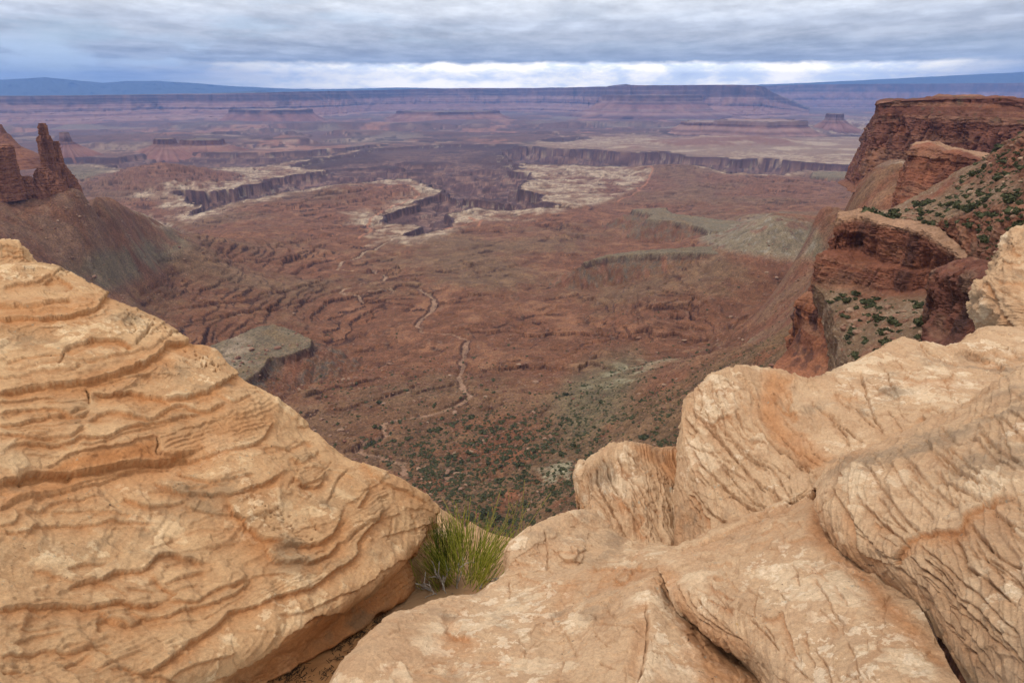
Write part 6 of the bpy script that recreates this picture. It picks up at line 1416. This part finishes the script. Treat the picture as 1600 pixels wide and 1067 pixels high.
# ================================================================== PLANTS AND LOOSE STONES
m = M('juniper_leaf', 0.85)
oi = m.n('ShaderNodeObjectInfo')
c = m.mix(m.rng(m.noise(1.2, 4, .7), .35, .65), (.032, .035, .015), (.076, .075, .033))
c = m.mix(m.math('MULTIPLY', oi.outputs['Random'], 0.45), c, (.075, .078, .036))
m.color(c)
MAT_BUSH = m.m
def bush_arrays(n, seed, flat=0.75):
    # a low crown: clumps of small leaf sprays spread through an uneven dome
    g = np.random.RandomState(seed)
    V = []; 
    lob = [(g.uniform(-.34, .34), g.uniform(-.34, .34), g.uniform(.18, .52), g.uniform(.24, .42)) for _ in range(5)]
    for k in range(n):
        lx, ly, lz, lr = lob[g.randint(5)]
        d = g.normal(size=3); d /= np.linalg.norm(d); d[2] = abs(d[2]) * .9 - .15
        p = np.array([lx, ly, lz * flat]) + d * lr * g.uniform(.55, 1.05)
        p[2] = max(p[2], 0.02)
        t = g.normal(size=3); t /= np.linalg.norm(t); u = np.cross(t, d + .3 * g.normal(size=3)); u /= np.linalg.norm(u) + 1e-6
        s = g.uniform(.07, .15)
        V += [p - t * s - u * s * .6, p + t * s - u * s * .6, p + t * s * .8 + u * s * .6, p - t * s * .8 + u * s * .6]
    V = np.array(V); F = np.arange(len(V)).reshape(-1, 4)
    # inner mass so that the crown is not see-through
    th = np.linspace(0, 2 * np.pi, 9)[:-1]
    R = []
    for zz_, rr_ in ((0.0, .30), (.22, .42), (.42, .30), (.52, .06)):
        R.append(np.stack([np.cos(th) * rr_ * (1 + .25 * np.sin(3 * th + seed)), np.sin(th) * rr_, np.full(8, zz_ * flat)], 1))
    k = len(V); V = np.concatenate([V] + R); F = np.concatenate([F, grid_faces(4, 8, wrap=True) + k])
    return V, F
BUSH = [bush_arrays(n_, 20 + i, fl) for i, (n_, fl) in enumerate(((150, .8), (150, .95), (130, .65), (150, 1.1)))]
BUSH_ME = [make_mesh('juniper_bush', *b, smooth=False) for b in BUSH]
for b in BUSH_ME: b.materials.append(MAT_BUSH)
LOW = [bush_arrays(26, 50 + i, .75) for i in range(3)]
nb_ = 0
def put_bush(p, s, label, group):
    global nb_
    o = bpy.data.objects.new('juniper_bush', BUSH_ME[nb_ % 4]); nb_ += 1
    o.location = p; o.scale = (s * rnd.uniform(.85, 1.2), s * rnd.uniform(.85, 1.2), s * rnd.uniform(.75, 1.05)); o.rotation_euler = (0, 0, rnd.uniform(0, 6.28))
    COL.objects.link(o); tag(o, label, 'bush', group)
def inside(px, py, poly): return poly_sd(px, py, np.array(poly, float)) < 0
def pick(P, polys, num, mind):
    # points of a built surface lying in traced areas of the slope, kept apart
    Q_ = P.reshape(-1, 3); px, py = project(Q_)
    got = []
    for poly, k in zip(polys, num):
        idx = np.where(inside(px, py, poly))[0]
        if len(idx) == 0: continue
        nrg.shuffle(idx); c_ = 0
        for i in idx:
            if all((px[i] - a_) ** 2 + (py[i] - b_) ** 2 > mind ** 2 for _, a_, b_ in got):
                got.append((Q_[i], px[i], py[i])); c_ += 1
            if c_ >= k: break
    return got
GR1 = 'bushes on the scrubby ridge slope'; LB1 = 'dark green juniper bush on the scrubby cliff ridge slope at right'
up_polys = [[(1430, 335), (1500, 280), (1600, 215), (1600, 350), (1560, 360), (1500, 360), (1440, 350)], [(1520, 260), (1600, 200), (1600, 280), (1540, 300)], [(1500, 255), (1560, 235), (1590, 225), (1560, 250)], [(1500, 340), (1600, 330), (1600, 400), (1540, 405)], [(1350, 340), (1440, 318), (1450, 345), (1380, 345)]]
for p, a_, b_ in pick(USP, up_polys, [85, 36, 12, 24, 12], 6.0):
    d_ = np.linalg.norm(p); wpx = nrg.choice([5, 7, 9, 12, 16], p=[.25, .3, .25, .14, .06]) * (0.75 + 0.5 * (b_ > 300))
    put_bush(p - np.array([0, 0, .2]), wpx / F_PX * d_, LB1, GR1)
for p, a_, b_ in pick(UCP, [[(1285, 445), (1330, 460), (1380, 470), (1370, 490), (1300, 480)], [(1310, 490), (1400, 490), (1470, 470), (1480, 520), (1400, 560), (1340, 570), (1320, 540)]], [16, 40], 7.0):
    d_ = np.linalg.norm(p); wpx = nrg.choice([6, 9, 12, 16], p=[.3, .35, .25, .1])
    put_bush(p - np.array([0, 0, .15]), wpx / F_PX * d_, LB1, GR1)
small = pick(USP, up_polys, [170, 70, 20, 60, 40], 3.0) + pick(UCP, [[(1290, 450), (1380, 470), (1475, 465), (1480, 530), (1400, 570), (1325, 575), (1312, 500)]], [80], 4.0)
# basin bushes
N_ = 26000
cx = nrg.uniform(330, 1330, N_); cy = 440 + 390 * nrg.uniform(0, 1, N_) ** 0.8
G0 = ground_pt(cx, cy); 
gx_, gy_ = G0[:, 0], G0[:, 1]; rr_ = np.hypot(gx_, gy_)
den = 0.05 + 0.0 * cx
den += 0.75 * (poly_sd(cx, cy, np.array([(640, 690), (760, 640), (860, 610), (930, 590), (1000, 560), (1130, 535), (1210, 525), (1210, 600), (1080, 600), (1060, 700), (900, 740), (900, 830), (700, 830), (640, 760)], float)) < 0)
den += 0.55 * (poly_sd(cx, cy, np.array([(560, 690), (700, 660), (800, 640), (860, 700), (760, 820), (680, 790), (620, 740)], float)) < 0)
den += 0.20 * (poly_sd(cx, cy, np.array([(480, 600), (620, 560), (760, 540), (800, 640), (620, 680), (520, 660)], float)) < 0)
den += 0.25 * (poly_sd(cx, cy, np.array([(330, 545), (395, 535), (410, 560), (380, 590), (340, 580)], float)) < 0)
den += 0.12 * (poly_sd(cx, cy, np.array([(900, 430), (1270, 420), (1250, 540), (1000, 560), (880, 500)], float)) < 0)
den *= 0.45 + 0.9 * (f2(gx_ / 60, gy_ / 60, 3) > -0.05) 
keep = nrg.uniform(0, 1, N_) < den * 0.62
gx_, gy_, cx, cy = gx_[keep], gy_[keep], cx[keep], cy[keep]
gz_ = ground_z(gx_, gy_)
sz = nrg.choice([2.6, 3.6, 5.0, 6.6, 9.0], len(gx_), p=[.40, .34, .19, .06, .01]) * (1 + 0.20 * (cy > 650)) * np.clip((cy - 330) / 330, .45, 1)
dd = np.sqrt(gx_ ** 2 + gy_ ** 2 + gz_ ** 2); sw = sz / F_PX * dd
px_, py_ = project(np.stack([gx_, gy_, gz_], -1))
# the ones a viewer sees largest become separate bushes
score = sz * (0.2 + ((py_ < 700) | (px_ > 690)) * 1.0) * ((px_ > 420 + (py_ - 600) * 1.1) | (py_ < 560)) * ((px_ < 1060 - np.clip(py_ - 600, 0, 300) * 0.6) | (py_ < 580))
order = np.argsort(-score)
n_ind = max(0, 290 - nb_)
for i in order[:n_ind]:
    put_bush((gx_[i], gy_[i], gz_[i] - .1), sw[i], 'dark green bush dotted over the red basin floor and its lower slope', 'bushes scattered over the basin')
rest = order[n_ind:]
V_, F_ = [], []; k = 0
for i in rest:
    b = LOW[i % 3]; an = nrg.uniform(0, 6.28); ca, sa = math.cos(an), math.sin(an)
    v = b[0] * sw[i]; v = np.stack([v[:, 0] * ca - v[:, 1] * sa + gx_[i], v[:, 0] * sa + v[:, 1] * ca + gy_[i], v[:, 2] + gz_[i] - .1], 1)
    V_.append(v); F_.append(b[1] + k); k += len(v)
for q, (p, a_, b_) in enumerate(small):
    b = LOW[q % 3]; s_ = nrg.uniform(2.0, 5.0) / F_PX * np.linalg.norm(p)
    V_.append(b[0] * s_ + p); F_.append(b[1] + k); k += len(b[0])
tag(link('scrub', make_mesh('scrub', np.concatenate(V_), np.concatenate(F_), smooth=False), MAT_BUSH), 'small scattered desert scrub over the basin floor', kind='stuff')

# -- loose boulders
m = M('boulder_rock', 0.92)
oi = m.n('ShaderNodeObjectInfo')
c = m.mix(oi.outputs['Random'], (.165, .072, .046), (.30, .195, .130))
c = m.scale(c, m.rng(m.noise(0.8, 5, .7), .3, .7, .7, 1.3))
m.color(c); m.bump(m.noise(1.0, 5, .7), .6, .4)
MAT_BOULDER = m.m
def boulder_arrays(seed, nu=10, nv=7):
    g = np.random.RandomState(seed)
    pl = g.normal(size=(9, 3)); pl /= np.linalg.norm(pl, axis=1)[:, None]; off = g.uniform(.55, .95, 9)
    th = np.linspace(0, 2 * np.pi, nu, endpoint=False); ph = np.linspace(0.08, np.pi - .08, nv)
    D = np.stack([np.sin(ph)[:, None] * np.cos(th), np.sin(ph)[:, None] * np.sin(th), np.repeat(np.cos(ph)[:, None], nu, 1)], -1)
    R = np.min(np.where(D @ pl.T > 1e-3, off / np.maximum(D @ pl.T, 1e-3), 9), -1); R = np.minimum(R, 1.0)
    P = D * R[..., None] * np.array([.62, .46, .36])
    i = np.arange(nu)[::-1]
    return P.reshape(-1, 3), grid_faces(nv, nu, wrap=True)
BO = [boulder_arrays(70 + i) for i in range(5)]
BO_ME = [make_mesh('boulder', *b, smooth=False) for b in BO]
for b in BO_ME: b.materials.append(MAT_BOULDER)
def put_boulder(p, s, i, label, group):
    o = bpy.data.objects.new('boulder', BO_ME[i % 5]); o.location = p; o.scale = (s, s * rnd.uniform(.7, 1.1), s * rnd.uniform(.7, 1.1)); o.rotation_euler = (rnd.uniform(-.3, .3), rnd.uniform(-.3, .3), rnd.uniform(0, 6.28))
    COL.objects.link(o); tag(o, label, 'boulder', group)
nbo = 0
for p, a_, b_ in pick(USP, up_polys, [40, 12, 6, 22, 10], 5.0):
    put_boulder(p + np.array([0, 0, .1]), nrg.uniform(3.5, 12) / F_PX * np.linalg.norm(p), nbo, 'weathered red boulder lying on the scrubby ridge slope', 'boulders on the ridge slope'); nbo += 1
for p, a_, b_ in pick(UCP, [[(1310, 480), (1400, 480), (1475, 465), (1485, 530), (1400, 570), (1330, 580), (1315, 540)]], [44], 6.0):
    put_boulder(p + np.array([0, 0, .1]), nrg.uniform(4, 15) / F_PX * np.linalg.norm(p), nbo, 'weathered red boulder lying on the scrubby ridge slope', 'boulders on the ridge slope'); nbo += 1
N_ = 14000
cx = nrg.uniform(-20, 1330, N_); cy = 300 + 530 * nrg.uniform(0, 1, N_)
G0 = ground_pt(cx, cy)
gx_, gy_ = G0[:, 0], G0[:, 1]
den = 0.10 + 0.45 * (cy > 560) + 0.8 * ((cx < 320) & (cy < 480)) + 1.1 * ((cx > 1120) & (cy < 540))
den *= 0.3 + 1.2 * (f2(gx_ / 45 + 4, gy_ / 45, 3) > 0.05)
keep = nrg.uniform(0, 1, N_) < den * .75
gx_, gy_, cx, cy = gx_[keep], gy_[keep], cx[keep], cy[keep]
gz_ = ground_z(gx_, gy_); dd = np.sqrt(gx_ ** 2 + gy_ ** 2 + gz_ ** 2)
sz = nrg.choice([2.0, 2.8, 4.0, 6.0, 9.5], len(gx_), p=[.38, .32, .2, .08, .02]) * np.clip((cy - 200) / 350, .5, 1.1)
sw = sz / F_PX * dd
order = np.argsort(-sz * ((cx > 420 + (cy - 600) * 1.1) | (cy < 470)) * ((cx < 1060) | (cy < 580)))
for i in order[:140]:
    put_boulder((gx_[i], gy_[i], gz_[i] + .1 * sw[i]), sw[i], i, 'loose tan or red boulder lying on the basin floor', 'boulders scattered over the basin')
V_, F_ = [], []; k = 0
SB = [boulder_arrays(90 + i, 6, 5) for i in range(4)]
for i in order[140:]:
    b = SB[i % 4]; an = nrg.uniform(0, 6.28); ca, sa = math.cos(an), math.sin(an)
    v = b[0] * sw[i]; v = np.stack([v[:, 0] * ca - v[:, 1] * sa + gx_[i], v[:, 0] * sa + v[:, 1] * ca + gy_[i], v[:, 2] + gz_[i] + .1 * sw[i]], 1)
    V_.append(v); F_.append(b[1] + k); k += len(v)
m = M('rubble_rock', 0.92)
c = m.mix(m.rng(m.noise(0.11, 2, .5), .35, .65), (.135, .058, .038), (.27, .165, .108)); m.color(c)
tag(link('rubble', make_mesh('rubble', np.concatenate(V_), np.concatenate(F_), smooth=False), m.m), 'loose rubble strewn over the basin floor and slopes', kind='stuff')

# ---------------------------------------------------------------- desert shrub in the gully
def tubes(lines, rad0, rad1, sides, vcol=None):
    V, F, Cc = [], [], []; k = 0
    for li, L in enumerate(lines):
        L = np.asarray(L, float); n = len(L)
        t = np.gradient(L, axis=0); t /= np.linalg.norm(t, axis=1)[:, None] + 1e-9
        a = np.cross(t, [0.3, 0.9, 0.1]); a /= np.linalg.norm(a, axis=1)[:, None] + 1e-9; b = np.cross(t, a)
        r0 = rad0[li] if hasattr(rad0, '__len__') else rad0; r1 = rad1[li] if hasattr(rad1, '__len__') else rad1
        rad = np.linspace(r0, r1, n)[:, None]
        for s in range(sides):
            an = 2 * math.pi * s / sides
            V.append(L + (a * math.cos(an) + b * math.sin(an)) * rad)
        idx = k + np.arange(sides * n).reshape(sides, n)
        nx = np.roll(idx, -1, 0)
        F.append(np.stack([idx[:, :-1], nx[:, :-1], nx[:, 1:], idx[:, 1:]], -1).reshape(-1, 4)); k += sides * n
        if vcol is not None: Cc.append(np.tile(vcol[li], (sides * n, 1)))
    return np.concatenate(V), np.concatenate(F), (np.concatenate(Cc) if vcol is not None else None)
root = at_r(np.array([728.]), np.array([908.]), np.array([3.85]))[0]
shrub = thing('shrub', tuple(root), 'bright green broom like desert shrub with bare grey stems growing in the gully', 'shrub')
sg = np.random.RandomState(42)
stems, scol = [], []
def stem(p, d, L, col):
    n = 6; pts = [p]; d = np.array(d, float); d /= np.linalg.norm(d)
    for q in range(n - 1):
        d = d + sg.normal(size=3) * .045 + np.array([0, 0, .035]); d /= np.linalg.norm(d)
        pts.append(pts[-1] + d * L / (n - 1))
    stems.append(pts); scol.append(col)
def green(): 
    k = sg.uniform()
    return np.array([.25, .28, .032]) * (1 - k) + np.array([.42, .40, .07]) * k if sg.uniform() > .3 else np.array([.12, .15, .022])
for q in range(95):
    dx = sg.uniform(-.30, .33); dy = sg.uniform(-.20, .26); hgt = sg.uniform(.06, .24)
    base = root + np.array([dx * .60, dy, hgt * (1 - .4 * abs(dx) / .36) - .06])
    dens = 7 if abs(dx + .12) < .12 else 5
    for _ in range(dens):
        lean = np.array([dx * 2.5 + sg.normal() * .24, dy * .5 + sg.normal() * .16, 1.0])
        stem(base + sg.normal(size=3) * .018, lean, sg.uniform(.18, .36) * (1.1 - .5 * abs(dx)), green())
for q in range(42):                                   # dark upright clump
    base = root + np.array([-.16 + sg.normal() * .035, .02 + sg.normal() * .05, .12 + sg.normal() * .03])
    stem(base, [sg.normal() * .08 - .03, sg.normal() * .08, 1], sg.uniform(.26, .40), np.array([.055, .080, .014]) * sg.uniform(.7, 1.5))
for q in range(26):                                   # thin outliers on the left
    base = root + np.array([-.34 + sg.normal() * .05, -.08 + sg.normal() * .06, .05])
    stem(base, [-.35 + sg.normal() * .2, sg.normal() * .15, .9], sg.uniform(.12, .26), green())
for q in range(16):
    base = root + np.array([sg.uniform(.1, .36), sg.uniform(-.1, .2), .2]); stem(base, [.35 + sg.normal() * .12, sg.normal() * .1, 1], sg.uniform(.35, .55), np.array([.26, .24, .05]))
v, f, cc = tubes(stems, 0.0021, 0.0011, 4, scol)
m = M('shrub_stem', 0.6); a_ = m.attr('albedo').outputs['Color']; m.color(m.scale(a_, m.rng(m.noise(40, 3, .6), .3, .7, .75, 1.3)))
o = link('foliage', make_mesh('foliage', v - root, f, {'albedo': cc}), m.m, shrub)
m = M('grey_wood', 0.85); m.color(m.mix(m.rng(m.noise(60, 4, .6), .35, .65), (.26, .235, .205), (.50, .47, .43))); m.bump(m.noise(150, 4, .6), .5, .004)
MAT_WOOD = m.m
def wood(name, base, d0, L, rad, wig, kids):
    lines, r0, r1 = [], [], []
    def grow(p, d, L, rd, lev):
        n = 9; pts = [p]; d = np.array(d, float)
        for q in range(n - 1):
            d = d + sg.normal(size=3) * wig; d /= np.linalg.norm(d); pts.append(pts[-1] + d * L / (n - 1))
        lines.append(pts); r0.append(rd); r1.append(rd * .55)
        if lev > 0:
            for q in range(kids):
                i = sg.randint(3, n - 1); grow(pts[i], d + sg.normal(size=3) * .55, L * sg.uniform(.45, .75), rd * .6, lev - 1)
    grow(np.array(base, float), d0, L, rad, 2)
    v, f, _ = tubes(lines, r0, r1, 6)
    return link(name, make_mesh(name, v - root, f), MAT_WOOD, shrub)
wood('branch', root + np.array([-.15, -.12, -.13]), [-.1, -.1, 1], .26, .013, .16, 3)
wood('branch', root + np.array([-.14, -.12, -.12]), [-.85, -.05, .5], .38, .011, .16, 3)
wood('branch', root + np.array([-.06, -.06, -.10]), [.45, 0, 1], .28, .009, .14, 2)
wood('branch', root + np.array([-.27, -.22, -.10]), [-.8, -.05, .5], .32, .010, .2, 3)
wood('branch', root + np.array([-.10, -.16, -.10]), [-.25, -.1, 1], .24, .010, .16, 3)
wood('branch', root + np.array([.08, .0, -.08]), [.5, .1, .7], .26, .008, .14, 2)
wood('branch', root + np.array([-.22, -.18, -.14]), [.3, .2, .9], .18, .007, .2, 2)
# dead twig litter on the gully sand
gpx, gpy = project(GULLY)
V_, F_ = [], []; k = 0; lines = []
for poly, num in (([(425, 1067), (410, 1045), (440, 1030), (480, 1045), (480, 1060)], 170), ([(520, 1020), (560, 1000), (600, 985), (620, 975), (600, 960), (560, 985), (510, 1010)], 260), ([(460, 1067), (540, 1020), (560, 1010), (520, 1060)], 90)):
    idx = np.where(poly_sd(gpx, gpy, np.array(poly, float)) < 0)[0]
    if len(idx) == 0: continue
    for q in range(num):
        p = GULLY[idx[sg.randint(len(idx))]] + np.array([sg.normal() * .015, sg.normal() * .015, .004])
        an = sg.uniform(0, 6.28); L = sg.uniform(.008, .035)
        d = np.array([math.cos(an) * L, math.sin(an) * L, sg.uniform(-.002, .004)])
        lines.append([p, p + d * .5 + [0, 0, .002], p + d])
if lines:
    v, f, _ = tubes(lines, .0020, .0012, 4)
    m = M('dead_twig', 0.9); m.color((.055, .035, .022))
    tag(link('twig_litter', make_mesh('twig_litter', v, f), m.m), 'dark dead twig litter on the gully sand', kind='stuff')

# ================================================================== AIR
hz = bpy.data.materials.new('haze'); hz.use_nodes = True
t = hz.node_tree
for n in list(t.nodes): t.nodes.remove(n)
o = t.nodes.new('ShaderNodeOutputMaterial'); pv = t.nodes.new('ShaderNodeVolumePrincipled')
pv.inputs['Color'].default_value = (0.23, 0.43, 0.98, 1)
pv.inputs['Density'].default_value = HAZE
pv.inputs['Anisotropy'].default_value = 0.0
t.links.new(pv.outputs[0], o.inputs['Volume'])
top, bot = 1150.0, -700.0
v = np.array([(x, y, z) for z in (bot, top) for y in (-3000.0, 50000.0) for x in (-52000.0, 52000.0)], float)
f = np.array([(0, 2, 3, 1), (4, 5, 7, 6), (0, 1, 5, 4), (2, 6, 7, 3), (0, 4, 6, 2), (1, 3, 7, 5)])
tag(link('haze', make_mesh('haze', v, f, smooth=False), hz), kind='stuff')
